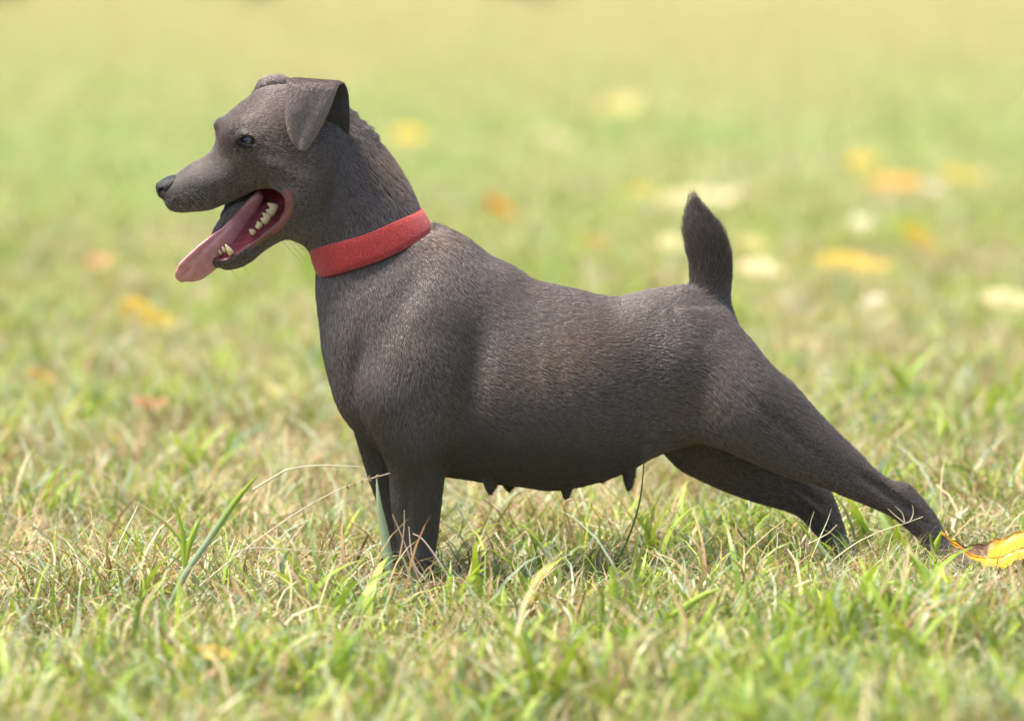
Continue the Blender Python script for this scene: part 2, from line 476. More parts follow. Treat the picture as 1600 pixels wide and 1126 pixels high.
    f2 = poly_sd(np.stack([X.ravel(), Y.ravel()], 1), MOUTH_M).reshape(X.shape)[..., None]
    fl = mouth_floor(X, Y)[..., None]
    fc = np.maximum(f2, (G.z[s[2]][None, None] - fl) * 0.7)
    G.combine(s, fc.astype(np.float32), 5.0, 'cut')
    G.blur(1)
    P, Q = G.nets()
    return P, Q

def flow_at(P):
    """direction in which the coat lies, in model coordinates"""
    W = np.zeros(len(P)); D = np.zeros((len(P), 3))
    for L in BODY_PARTS:
        lo = (L.c - L.h[:, None]).min(0) - 20; hi = (L.c + L.h[:, None]).max(0) + 20
        m = np.where((P[:, 0] > lo[0]) & (P[:, 0] < hi[0]) & (P[:, 1] > lo[1]) & (P[:, 1] < hi[1])
                     & (P[:, 2] > (L.dc - L.w).min() - 20) & (P[:, 2] < (L.dc + L.w).max() + 20))[0]
        L2 = L.thin(4)
        f, k = L2.at(P[m])
        w = np.exp(-np.clip(f + 10, -10, 60) / 6.0)
        D[m, :2] += L2.dir[k] * w[:, None]; W[m] += w
    D /= W[:, None] + 1e-12
    return D
# ------------------------------------------------------------------ the dog: body and parts
dog = bpy.data.objects.new('dog', None); COL.objects.link(dog)
dog.location = (0, 0, 0)
tag(dog, 'grey-brown short-haired terrier in a red collar standing in the grass with its mouth open', 'dog')

def attr_color(me, name, cols, domain='POINT'):
    a = me.attributes.new(name, 'FLOAT_COLOR', domain)
    c = np.ones((len(cols), 4), np.float32); c[:, :3] = cols
    a.data.foreach_set('color', c.ravel())

def vnormals(me):
    n = np.empty(len(me.vertices) * 3, np.float32); me.vertices.foreach_get('normal', n)
    return n.reshape(-1, 3)

# materials
hide, nt, out = new_mat('dog_hide')
b = principled(nt, out, (.06, .055, .05), .6, .35)
at = node(nt, 'ShaderNodeAttribute'); at.attribute_name = 'hide'
oc = node(nt, 'ShaderNodeTexCoord')
nz = node(nt, 'ShaderNodeTexNoise'); nz.inputs['Scale'].default_value = 500; nz.inputs['Detail'].default_value = 3
nt.links.new(oc.outputs['Object'], nz.inputs['Vector'])
mx = node(nt, 'ShaderNodeMix'); mx.data_type = 'RGBA'; mx.blend_type = 'MULTIPLY'; mx.inputs['Factor'].default_value = .45
nt.links.new(at.outputs['Color'], mx.inputs['A']); nt.links.new(nz.outputs['Color'], mx.inputs['B']); nt.links.new(mx.outputs['Result'], b.inputs['Base Color'])
bp = node(nt, 'ShaderNodeBump'); bp.inputs['Strength'].default_value = .25; bp.inputs['Distance'].default_value = .0006
nt.links.new(nz.outputs['Fac'], bp.inputs['Height']); nt.links.new(bp.outputs[0], b.inputs['Normal'])
wet = node(nt, 'ShaderNodeMapRange'); sepc = node(nt, 'ShaderNodeSeparateColor')
nt.links.new(at.outputs['Color'], sepc.inputs[0]); nt.links.new(sepc.outputs[0], wet.inputs[0])
wet.inputs[1].default_value = .1; wet.inputs[2].default_value = .25; wet.inputs[3].default_value = .6; wet.inputs[4].default_value = .22
nt.links.new(wet.outputs[0], b.inputs['Roughness'])

furm, nt, out = new_mat('dog_coat')
hb = principled(nt, out, (.1, .09, .08), .34, .75)
at = node(nt, 'ShaderNodeAttribute'); at.attribute_name = 'tint'
nt.links.new(at.outputs['Color'], hb.inputs['Base Color'])
hb.inputs['Sheen Weight'].default_value = 0.25; hb.inputs['Sheen Roughness'].default_value = .4

def skin_mat(name, col, rough, spec=.5, bump=.3, scale=900, sss=0.0):
    m, nt, out = new_mat(name)
    b = principled(nt, out, col, rough, spec)
    nz = node(nt, 'ShaderNodeTexNoise'); nz.inputs['Scale'].default_value = scale; nz.inputs['Detail'].default_value = 4
    bp = node(nt, 'ShaderNodeBump'); bp.inputs['Strength'].default_value = bump; bp.inputs['Distance'].default_value = .0008
    oc = node(nt, 'ShaderNodeTexCoord'); nt.links.new(oc.outputs['Object'], nz.inputs['Vector'])
    nt.links.new(nz.outputs['Fac'], bp.inputs['Height']); nt.links.new(bp.outputs[0], b.inputs['Normal'])
    rp = node(nt, 'ShaderNodeMix'); rp.data_type = 'RGBA'
    n2 = node(nt, 'ShaderNodeTexNoise'); n2.inputs['Scale'].default_value = scale / 6; n2.inputs['Detail'].default_value = 3
    nt.links.new(oc.outputs['Object'], n2.inputs['Vector'])
    rp.inputs['A'].default_value = (*[c * .65 for c in col], 1); rp.inputs['B'].default_value = (*[min(1, c * 1.3) for c in col], 1)
    nt.links.new(n2.outputs['Fac'], rp.inputs['Factor']); nt.links.new(rp.outputs['Result'], b.inputs['Base Color'])
    if sss:
        b.inputs['Subsurface Weight'].default_value = sss; b.inputs['Subsurface Radius'].default_value = (.006, .002, .001); b.inputs['Subsurface Scale'].default_value = 1
    return m
nose_m = skin_mat('nose_leather', (.010, .010, .012), .34, .5, 1.0, 1300)
ear_in_m = skin_mat('ear_skin', (.03, .026, .028), .6)
tongue_m = skin_mat('wet_tongue', (.60, .27, .30), .22, .6, .6, 900, .25)
tooth_m = skin_mat('tooth_enamel', (.66, .54, .30), .25, .5, .1, 500)
eye_m, nt, out = new_mat('eye_surface')
eb = principled(nt, out, (.03, .04, .05), .06, .8)
gm = node(nt, 'ShaderNodeTexCoord'); sb = node(nt, 'ShaderNodeVectorMath'); sb.operation = 'DISTANCE'
sb.inputs[1].default_value = (-0.25, -.93, .12)
nt.links.new(gm.outputs['Object'], sb.inputs[0])
cr = node(nt, 'ShaderNodeValToRGB'); nt.links.new(sb.outputs['Value'], cr.inputs[0])
e = cr.color_ramp.elements
e[0].position = .0; e[0].color = (.003, .004, .010, 1)
e[1].position = 1.0; e[1].color = (.03, .03, .03, 1)
for p_, c_ in ((.30, (.003, .004, .010, 1)), (.38, (.05, .066, .075, 1)), (.62, (.10, .12, .125, 1)), (.70, (.008, .008, .009, 1))):
    q = e.new(p_); q.color = c_
nt.links.new(cr.outputs[0], eb.inputs['Base Color'])

# body mesh
P, Q = build_body()
Wd = to_world(P)
body = mesh_obj('body', Wd, Q, hide, dog)
nrm = vnormals(body.data)
# which vertices are the inside of the mouth, the lip
sd = poly_sd(P[:, :2], MOUTH_M)
fl = mouth_floor(P[:, 0], P[:, 1])
lining = np.clip((3.0 - sd) / 3.0, 0, 1) * (np.abs(P[:, 2] - fl) < 9)
lining *= (P[:, 2] < 60)
lipm = np.clip((4.5 + 5 * np.clip((385 - P[:, 1]) / 60, 0, 1) - line_dist(P[:, :2], LIP)) / 4.0, 0, 1) * (P[:, 2] < -8) * (np.hypot(P[:, 0] - 400, P[:, 1] - 340) < 90)
nzv = 0.5 + 0.25 * np.sin(P[:, 0] * .31 + P[:, 1] * .17) + 0.25 * np.sin(P[:, 1] * .41 - P[:, 2] * .3)
base = np.tile(np.array([.07, .058, .050]), (len(P), 1))
farstrip = np.clip((482 - (0.53 * P[:, 0] + 0.85 * P[:, 1])) / 6, 0, 1) * (P[:, 1] > 316)
pink = np.array([.34, .075, .085]) * (0.7 + .5 * nzv[:, None])
roof = np.clip((312 - P[:, 1]) / 8, 0, 1)[:, None]
pink = pink * (1 - roof) + np.array([.30, .03, .03]) * roof  # shade under the upper jaw painted as darker red lining
pink = pink * (1 - farstrip[:, None]) + np.array([.10, .085, .085]) * farstrip[:, None]
eyer = np.exp(-((P[:, 0] - 387) / 20) ** 2 - ((P[:, 1] - 219) / 15) ** 2)[:, None]
base = base * (1 - .8 * np.clip(eyer * 1.6, 0, 1))
colr = base * (1 - lining[:, None]) + pink * lining[:, None]
lc = np.array([.30, .12, .105]) * (0.7 + .4 * nzv[:, None])
colr = colr * (1 - lipm[:, None]) + lc * lipm[:, None]
attr_color(body.data, 'hide', colr)
bare = np.clip(lining + lipm, 0, 1)
bare = np.maximum(bare, (sd < -1) & (P[:, 2] > -60) & (P[:, 2] < 60) & (np.abs(nrm[:, 1]) < 2) & (P[:, 2] < fl + 12) & (P[:, 2] > fl - 12))

# ---- coat: real strands, laid along the limbs ----
def seg_dist(p, a, b):
    a = np.array(a); b = np.array(b); e = b - a
    t = np.clip(((p - a) @ e) / (e @ e), 0, 1)
    return np.linalg.norm(p - a - t[:, None] * e, axis=1)

def strands(P, nrm_w, Q, n, flow, keep, length, colour, lift=.22, name='coat', parent=dog, rad=.00016):
    """scatter n strands over quads Q; flow/keep/length/colour are per-vertex arrays (model units)"""
    W = to_world(P)
    tri = np.vstack([Q[:, [0, 1, 2]], Q[:, [0, 2, 3]]])
    A, B, C_ = W[tri[:, 0]], W[tri[:, 1]], W[tri[:, 2]]
    area = np.linalg.norm(np.cross(B - A, C_ - A), axis=1) * .5
    kt = keep[tri].min(1)
    wgt = area * kt
    cs = np.cumsum(wgt); cs /= cs[-1]
    ti = np.searchsorted(cs, rng.random(n)); ti = np.minimum(ti, len(tri) - 1)
    r1 = np.sqrt(rng.random(n)); r2 = rng.random(n)
    bc = np.stack([1 - r1, r1 * (1 - r2), r1 * r2], 1)
    def ip(a):
        if a.ndim == 1: return (a[tri[ti]] * bc).sum(1)
        return (a[tri[ti]] * bc[..., None]).sum(1)
    root = ip(W); nn = ip(nrm_w); nn /= np.linalg.norm(nn, axis=1)[:, None] + 1e-9
    f = ip(flow)
    fw = np.stack([f[:, 0], f[:, 2] + YAW * f[:, 0], -f[:, 1]], 1)
    fw += rng.normal(0, .13, fw.shape)
    fw -= nn * (fw * nn).sum(1)[:, None]
    fw /= np.linalg.norm(fw, axis=1)[:, None] + 1e-9
    L = ip(length) * S * rng.uniform(.6, 1.25, n)
    lf = (ip(lift) if hasattr(lift, 'shape') else lift) * rng.uniform(.4, 1.5, n)
    d0 = fw + nn * (lf * 1.7)[:, None]; d0 /= np.linalg.norm(d0, axis=1)[:, None]
    d1 = fw + nn * (lf * .5)[:, None]; d1 /= np.linalg.norm(d1, axis=1)[:, None]
    p0 = root - nn * .0002
    pts = np.stack([p0, p0 + d0 * (L * .45)[:, None], p0 + (d0 * .45 + d1 * .55) * L[:, None]], 1)
    cu = bpy.data.hair_curves.new(name)
    cu.add_curves([3] * n)
    cu.attributes['position'].data.foreach_set('vector', pts.astype(np.float32).ravel())
    ra = cu.attributes.get('radius') or cu.attributes.new('radius', 'FLOAT', 'POINT')
    rr = np.tile(np.array([1, .8, .15]) * rad, (n, 1)) * rng.uniform(.7, 1.3, n)[:, None]
    ra.data.foreach_set('value', rr.astype(np.float32).ravel())
    ta = cu.attributes.new('tint', 'FLOAT_COLOR', 'CURVE')
    c = np.ones((n, 4), np.float32)
    c[:, :3] = ip(colour) * (rng.uniform(.68, 1.3, n) * np.where(rng.random(n) < .12, 1.45, 1))[:, None]
    ta.data.foreach_set('color', c.ravel())
    cu.materials.append(furm)
    o = bpy.data.objects.new(name, cu); COL.objects.link(o); o.parent = parent
    return o

U, V, Dd = P[:, 0], P[:, 1], P[:, 2]
flow = flow_at(P)
# coat runs a little downwards on the flank
tr = (U > 520) & (U < 1180) & (V < 760)
flow[:, 1] += np.where(tr, .35, 0)
collar_d = line_dist(P[:, :2], np.array([to_model(488, 411, 0), to_model(590, 384, -60), to_model(664, 345, 0)]))
keep = 1 - bare
keep = np.where(np.hypot((U - 387) / 13.5, (V - 219) / 7.5) < 1, 0, keep)
keep = np.where((U < 276) & (V < 305) & (U + (V - 290) * .5 < 277), 0, keep)
keep = np.where(collar_d < 15, 0.0, keep)
keep = np.where((V > 925), keep * .4, keep)
head = np.clip((560 - U) / 60, 0, 1) * (V < 420)
keep *= 1 + .8 * head
length = 10.5 - 5.4 * head
length += 6 * np.clip((475 - V) / 90, 0, 1) * (U > 1050)                        # tail
length += 3.0 * np.clip((U - 540) / 60, 0, 1) * np.clip((700 - U) / 30, 0, 1) * np.clip((380 - V) / 30, 0, 1)                              # back of the neck
length = np.where(U < 340, 3.6, length)
length = length - 4.3 * np.clip((U - 1200) / 80, 0, 1) * (V > 600) - 3.0 * np.clip((V - 690) / 60, 0, 1) * (U < 700)
length = length * np.where((U > 560) & (V > 380) & (U < 1200), .85, 1)
def blob(c, r, rot=0):
    a = math.radians(rot); dx, dy = U - c[0], V - c[1]
    x = dx * math.cos(a) + dy * math.sin(a); y = -dx * math.sin(a) + dy * math.cos(a)
    return np.exp(-(x / r[0]) ** 2 - (y / r[1]) ** 2)
cold = np.array([.162, .130, .120]); warm = np.array([.200, .134, .088]); dark = np.array([.055, .040, .031])
wm = np.clip(.5 * blob((420, 190), (60, 40), -30) + .8 * blob((870, 560), (120, 70)) + .6 * blob((1090, 640), (60, 40)) + .8 * blob((690, 380), (40, 30)) + .7 * blob((610, 270), (30, 60), -30) + .6 * blob((430, 260), (60, 30))
             + .25 * np.sin(U * .021 + V * .013) * np.sin(V * .027), 0, 1)
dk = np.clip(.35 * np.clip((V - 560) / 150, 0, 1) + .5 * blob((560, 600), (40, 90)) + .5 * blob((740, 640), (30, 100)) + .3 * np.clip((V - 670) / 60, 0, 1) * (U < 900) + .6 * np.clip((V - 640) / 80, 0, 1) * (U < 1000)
             + 1.0 * blob((374, 203), (16, 14)) + .6 * blob((386, 220), (20, 13)) + .4 * blob((400, 250), (30, 12)) + .7 * blob((520, 300), (30, 70)) + .6 * np.clip((482 - V) / 50, 0, 1) * (U > 1060) + .5 * blob((700, 500), (50, 30)), 0, 1)  # belly and hollows darkened as painted shade; tail and eye rim darker too
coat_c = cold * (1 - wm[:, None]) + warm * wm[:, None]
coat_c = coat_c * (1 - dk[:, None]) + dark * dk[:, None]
cn = np.sin(U * .55 + 2 * np.sin(V * .31)) * np.sin(V * .47 + 1.7 * np.sin(U * .23 + Dd * .4)) + .6 * np.sin(U * .13 + 3 * np.sin(V * .07)) * np.sin(V * .11 + Dd * .1)
coat_c = coat_c * (1 + .11 * cn)[:, None]
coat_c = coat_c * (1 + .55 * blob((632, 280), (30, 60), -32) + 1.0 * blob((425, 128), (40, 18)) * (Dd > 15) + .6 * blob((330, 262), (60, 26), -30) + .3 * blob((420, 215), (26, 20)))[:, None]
lift_v = .15 + .38 * np.clip((475 - V) / 90, 0, 1) * (U > 1050) + .12 * ((U > 550) & (U < 690) & (V < 340))
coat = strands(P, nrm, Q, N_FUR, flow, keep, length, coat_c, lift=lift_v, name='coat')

# ---- nose ----
G = Grid((232, 258, -34), (292, 322, 34), 1.1)
G.loft(Loft([(249, 283, 251, 306, 14, 0), (256, 278.5, 258, 310, 19, 0), (265, 274.5, 266, 308, 21, 0), (276, 272.5, 275, 297, 19, 0)], caps=(.55, .5)), 1)
for sg in (-1, 1):
    G.ell((254, 298, 13 * sg), (4.5, 3.6, 8), 20, 2, 'cut')
    G.ell((264, 302, 20 * sg), (8, 2.0, 5), -38, 2, 'cut')
G.bump((248, 300, 0), (8, 14, 1.8), 0, -2)
G.blur(1)
Pn, Qn = G.nets()
nose = mesh_obj('nose', to_world(Pn), Qn, nose_m, dog)

# ---- eye (both) ----
def sphere(n=24, m=16):
    vs = [(0, 0, 1)]
    for j in range(1, m):
        for i in range(n):
            a, c = math.pi * j / m, 2 * math.pi * i / n
            vs.append((math.sin(a) * math.cos(c), math.sin(a) * math.sin(c), math.cos(a)))
    vs.append((0, 0, -1)); fs = []
    for i in range(n):
        k = (i + 1) % n
        fs.append((0, 1 + i, 1 + k, 1 + k))
        for j in range(m - 2):
            a = 1 + j * n
            fs.append((a + i, a + n + i, a + n + k, a + k))
        a = 1 + (m - 2) * n
        fs.append((a + i, len(vs) - 1, len(vs) - 1, a + k))
    return vs, fs
def sphere_obj(name, mat, parent, loc, sc3):
    bm = bmesh.new(); bmesh.ops.create_uvsphere(bm, u_segments=32, v_segments=20, radius=1)
    me = bpy.data.meshes.new(name); bm.to_mesh(me); bm.free()
    me.polygons.foreach_set('use_smooth', [True] * len(me.polygons)); me.materials.append(mat)
    o = bpy.data.objects.new(name, me); COL.objects.link(o); o.parent = parent; o.location = loc; o.scale = sc3
    return o
for sg in (-1, 1):
    u, v = to_model(386, 219, -64)
    w = to_world(np.array([[u, v + .5, 58 * sg]]))[0]
    eo = sphere_obj('eye', eye_m, dog, w, (13.2 * S,) * 3)
    if sg > 0: eo.rotation_euler = (0, 0, math.pi * .92)

# ---- near ear: one folded sheet of skin with thickness ----
ear_rows = [((470, 214, -50), (538, 232, -36)), ((466, 196, -58), (545, 208, -45)), ((460, 172, -64), (546, 180, -56)), ((454, 150, -65), (545, 155, -58)),
            ((452, 135, -68), (543, 142, -61)), ((452, 128, -73), (540, 134, -66)), ((452, 125, -79), (536, 130.5, -73)), ((450, 128, -85), (531, 133, -80)),
            ((448, 140, -89), (526, 141, -85)), ((446, 168, -90), (514, 172, -88)), ((448, 196, -88), (501, 199, -88)), ((455, 218, -87), (488, 220, -87)),
            ((463, 228, -86), (481, 228, -86)), ((470, 232, -85.5), (476, 232, -85.5))]
def ear_sheet(rows, ns=26, mirror=1):
    R = []
    for a, b_ in rows:
        ua, va = to_model(*a); ub, vb = to_model(*b_)
        R.append([ua, va, a[2], ub, vb, b_[2]])
    R = np.array(R)
    Qx = np.vstack([2 * R[0] - R[1], R, 2 * R[-1] - R[-2]]); outr = []
    for i in range(1, len(Qx) - 2):
        for t in np.arange(5) / 5:
            p0, p1, p2, p3 = Qx[i - 1:i + 3]
            outr.append(np.append(.5 * (2 * p1 + (p2 - p0) * t + (2 * p0 - 5 * p1 + 4 * p2 - p3) * t * t + (3 * p1 - p0 - 3 * p2 + p3) * t ** 3), i - 1 + t))
    outr.append(np.append(R[-1], len(R) - 1))
    outr = np.array(outr); nt_ = len(outr)
    s = np.linspace(0, 1, ns)[None, :, None]
    g = outr[:, None, :3] * (1 - s) + outr[:, None, 3:6] * s
    tt = outr[:, 6][:, None]
    wall = np.clip((5 - tt) / 2, 0, 1); flap = np.clip((tt - 7) / 2, 0, 1)
    bul = np.sin(np.pi * s[..., 0])
    g[..., 2] += 9 * wall * bul - 5 * flap * bul + 1.5 * flap * np.sin(s[..., 0] * 9 + tt)
    # flap edges curl slightly to the skull
    g[..., 2] += flap * 3 * (np.abs(2 * s[..., 0] - 1) ** 4)
    return g
g = ear_sheet(ear_rows)
nt_, ns = g.shape[:2]
du = np.gradient(g, axis=1); dt = np.gradient(g, axis=0)
nn = np.cross(dt, du); nn /= np.linalg.norm(nn, axis=2)[..., None] + 1e-9
# outer side must face the viewer on the flap
if nn[-8, ns // 2, 2] > 0: nn = -nn
edge = np.minimum(np.arange(ns), ns - 1 - np.arange(ns)) / 3.0
th = 3.2 * np.clip(.25 + edge, 0, 1)[None, :, None] * np.clip(.3 + (nt_ - 1 - np.arange(nt_)) / 4.0, 0, 1)[:, None, None]
outer = g + nn * th; inner = g - nn * th
def ear_mesh(outer, inner, name='ear'):
    nv = nt_ * ns
    VV = np.vstack([outer.reshape(-1, 3), inner.reshape(-1, 3)])
    i = np.arange(nt_ - 1)[:, None] * ns + np.arange(ns - 1)[None]
    fo = np.stack([i, i + 1, i + ns + 1, i + ns], -1).reshape(-1, 4)
    fi = fo[:, ::-1] + nv
    rim = []
    ring = [(0, k) for k in range(ns)] + [(r, ns - 1) for r in range(1, nt_)] + [(nt_ - 1, k) for k in range(ns - 2, -1, -1)] + [(r, 0) for r in range(nt_ - 2, 0, -1)]
    ids = [r * ns + k for r, k in ring]
    for a, b_ in zip(ids, ids[1:] + ids[:1]): rim.append((b_, a, a + nv, b_ + nv))
    F_ = np.vstack([fo, fi, np.array(rim)])
    o = mesh_obj(name, to_world(VV), F_, hide, dog)
    o.data.materials.append(ear_in_m)
    o.data.polygons.foreach_set('material_index', np.concatenate([np.zeros(len(fo)), np.ones(len(fi)), np.zeros(len(rim))]).astype(np.int32))
    attr_color(o.data, 'hide', np.tile(np.array([.15, .125, .115]), (len(VV), 1)))
    return o, VV, fo
ear, EV, EF = ear_mesh(outer, inner)
EN = vnormals(ear.data)
if EN[(nt_ - 8) * ns + ns // 2][1] > 0:
    ear.data.flip_normals(); EN = vnormals(ear.data)
ef = np.zeros_like(EV); dtt = dt / (np.linalg.norm(dt, axis=2)[..., None] + 1e-9)
ef[:nt_ * ns] = dtt.reshape(-1, 3)
ec = np.tile(np.array([.27, .205, .178]), (len(EV), 1))
strands(EV, EN, EF, N_FUR // 14, ef, np.ones(len(EV)), np.full(len(EV), 5.5), ec, lift=.18, name='ear_coat', parent=ear)

# ---- tongue ----
G = Grid((262, 285, -70), (430, 455, 60), 1.6)
fz = lambda u, v: float(mouth_floor(u, v))
T = []
for (u, v, L) in [(402, 300, 14), (390, 310, 22), (377, 322, 27), (363, 338, 32), (349, 353, 37), (336, 363, 41), (323, 373, 45), (306, 387, 46), (291, 401, 43), (281, 412, 34), (277, 421, 22)]:
    bu, bv = u + .53 * L, v + .85 * L
    cu_, cv_ = (u + bu) / 2, (v + bv) / 2
    dc = min(fz(cu_, cv_), 22) - 9 if u > 330 else -14 - (330 - u) * .15
    T.append((u, v, bu, bv, 7.0 if u > 300 else 6.0, dc, -40, L * .5 / math.cos(math.radians(40))))
G.loft(Loft(T, caps=(.6, 1.6)), 1)
G.bump((330, 378, -26), (75, 3.6, 14), -43, -4.5)
G.bump((291, 425, -24), (16, 4, 14), -43, -4.0)
G.bump((288, 412, -26), (9, 6, 14), 0, 1.5)
G.blur(1)
Pt, Qt = G.nets()
tongue = mesh_obj('tongue', to_world(Pt), Qt, tongue_m, dog)

tb = [n for n in tongue_m.node_tree.nodes if n.type == 'BSDF_PRINCIPLED'][0]
tb.inputs['Coat Weight'].default_value = .6; tb.inputs['Coat Roughness'].default_value = .12
# ---- teeth of the near lower row ----
def tooth(u, v, d, wdt, ht, cusps, ang, lean=-10):
    """crown with the given number of cusps; ang: direction of the tip in the picture plane"""
    G = Grid((u - 30, v - 30, d - 18), (u + 30, v + 30, d + 18), 1.2)
    a = math.radians(ang); tx, ty = math.cos(a), -math.sin(a); px, py = -ty, tx
    um, vm = u, v
    for k in range(cusps):
        off = (k - (cusps - 1) / 2) * wdt / cusps * 1.05
        hh = ht * (1 if k == cusps // 2 else .72)
        bx, by = um + px * off, vm + py * off
        r = wdt / cusps * .62
        L = Loft([(bx + px * r - tx * ht * .4, by + py * r - ty * ht * .4, bx - px * r - tx * ht * .4, by - py * r - ty * ht * .4, 4.5, d),
                  (bx + px * r * .95, by + py * r * .95, bx - px * r * .95, by - py * r * .95, 4.2, d - 1),
                  (bx + px * r * .3 + tx * hh * .8, by + py * r * .3 + ty * hh * .8, bx - px * r * .3 + tx * hh * .8, by - py * r * .3 + ty * hh * .8, 1.6, d - 2)],
                 caps=(.5, 1), comp=False)
        G.loft(L, 3)
    G.blur(1)
    Pq, Qq = G.nets()
    return mesh_obj('tooth', to_world(Pq), Qq, tooth_m, dog)
for (u, v, d, w_, h_, c_, a_) in [(425, 327, -16, 19, 13, 2, 152), (415, 341, -20, 16, 11, 2, 148), (404, 352, -22, 11, 8, 2, 144), (394, 362, -23, 8, 7, 1, 140), (358, 391, -28, 8, 14, 1, 122), (350, 390, -22, 5, 8, 1, 120), (344, 394, -18, 5, 7, 1, 120)]:
    um, vm = to_model(u, v, d)
    tooth(um, vm, d, w_, h_, c_, a_)

# ---- collar ----
col_m, nt, out = new_mat('red_collar_webbing')
cb = principled(nt, out, (.50, .055, .05), .85, .25)
cb.inputs['Sheen Weight'].default_value = .6; cb.inputs['Sheen Roughness'].default_value = .5; cb.inputs['Sheen Tint'].default_value = (1, .5, .5, 1)
n1 = node(nt, 'ShaderNodeTexNoise'); oc = node(nt, 'ShaderNodeTexCoord'); nt.links.new(oc.outputs['Object'], n1.inputs['Vector'])
n1.inputs['Scale'].default_value = 620; n1.inputs['Detail'].default_value = 5; n1.inputs['Roughness'].default_value = .7
cr = node(nt, 'ShaderNodeValToRGB'); cr.color_ramp.elements[0].color = (.27, .022, .022, 1); cr.color_ramp.elements[0].position = .36
cr.color_ramp.elements[1].color = (.56, .062, .056, 1); cr.color_ramp.elements[1].position = .62
nt.links.new(n1.outputs['Fac'], cr.inputs[0]); nt.links.new(cr.outputs[0], cb.inputs['Base Color'])
bp = node(nt, 'ShaderNodeBump'); bp.inputs['Strength'].default_value = .9; bp.inputs['Distance'].default_value = .0016
nt.links.new(n1.outputs['Fac'], bp.inputs['Height']); nt.links.new(bp.outputs[0], cb.inputs['Normal'])
stitch_m = skin_mat('collar_edge_thread', (.10, .012, .012), .9)
metal_m, nt, out = new_mat('dark_metal'); mb_ = principled(nt, out, (.12, .11, .1), .35); mb_.inputs['Metallic'].default_value = 1

def collar_ring(frac, off):
    """closed ring of points; frac 0 = upper edge, 1 = lower edge; off = distance off the neck"""
    a0 = np.array([659, 325.0]); b0 = np.array([482.0, 387.5]); a1 = np.array([677, 359.0]); b1 = np.array([496.0, 431.5])
    A = a0 * (1 - frac) + a1 * frac; B = b0 * (1 - frac) + b1 * frac
    c = (A + B) / 2; e = (A - B) / 2; L = np.linalg.norm(e); e /= L
    nperp = np.array([-e[1], e[0]]); nperp *= np.sign(nperp[1])
    out = []
    for k in range(72):
        t = 2 * math.pi * k / 72
        dep = -(70 + 3 * frac + off) * math.sin(t)
        p = c + e * (L - 1.0 + off) * math.cos(t) + nperp * (6 + 4 * frac) * math.sin(t) * (.6 + .4 * abs(math.sin(t)))
        p = p + nperp * .8 * math.sin(5 * t + frac)
        out.append((*to_model(p[0], p[1], 0), dep))
    return out
def ring_band(name, prof, mat, parent):
    """prof: closed profile of (frac, off)"""
    rings = [collar_ring(f_, o_) for f_, o_ in prof]
    V_ = np.array(rings).reshape(-1, 3); n = 72; m = len(prof); F_ = []
    for i in range(m):
        for k in range(n):
            a, b_ = i * n + k, i * n + (k + 1) % n; j = (i + 1) % m
            F_.append((a, b_, j * n + (k + 1) % n, j * n + k))
    o = mesh_obj(name, to_world(V_), F_, mat, parent)
    bm = bmesh.new(); bm.from_mesh(o.data); bmesh.ops.recalc_face_normals(bm, faces=bm.faces); bm.to_mesh(o.data); bm.free()
    return o
collar = bpy.data.objects.new('collar', None); COL.objects.link(collar); collar.parent = dog
collar['label'] = 'wide red fabric collar'
ring_band('collar_band', [(0, -3), (0, .6), (.03, 1.8), (.25, 2.4), (.5, 2.8), (.75, 2.4), (.95, 1.8), (.98, .6), (.98, -3), (.5, -4)], col_m, collar)
ring_band('edge_thread', [(.965, 1.8), (.985, 2.3), (1.03, 1.6), (1.03, -3), (.97, -3)], stitch_m, collar)
# small ring at the throat
ru, rv = to_model(496, 428, -8)
bm = bmesh.new()
for k in range(28):
    t = 2 * math.pi * k / 28
    for j in range(8):
        s_ = 2 * math.pi * j / 8
        rr = 6 + 1.3 * math.cos(s_)
        bm.verts.new(to_world(np.array([[ru - 1 + 1.3 * math.sin(s_), rv + 1 + rr * math.cos(t) * 1.1, -6 + rr * math.sin(t)]]))[0])
bm.verts.ensure_lookup_table()
for k in range(28):
    for j in range(8):
        bm.faces.new([bm.verts[a] for a in (k * 8 + j, ((k + 1) % 28) * 8 + j, ((k + 1) % 28) * 8 + (j + 1) % 8, k * 8 + (j + 1) % 8)])
me = bpy.data.meshes.new('ring'); bm.to_mesh(me); bm.free(); me.materials.append(metal_m)
ro = bpy.data.objects.new('ring', me); COL.objects.link(ro); ro.parent = collar

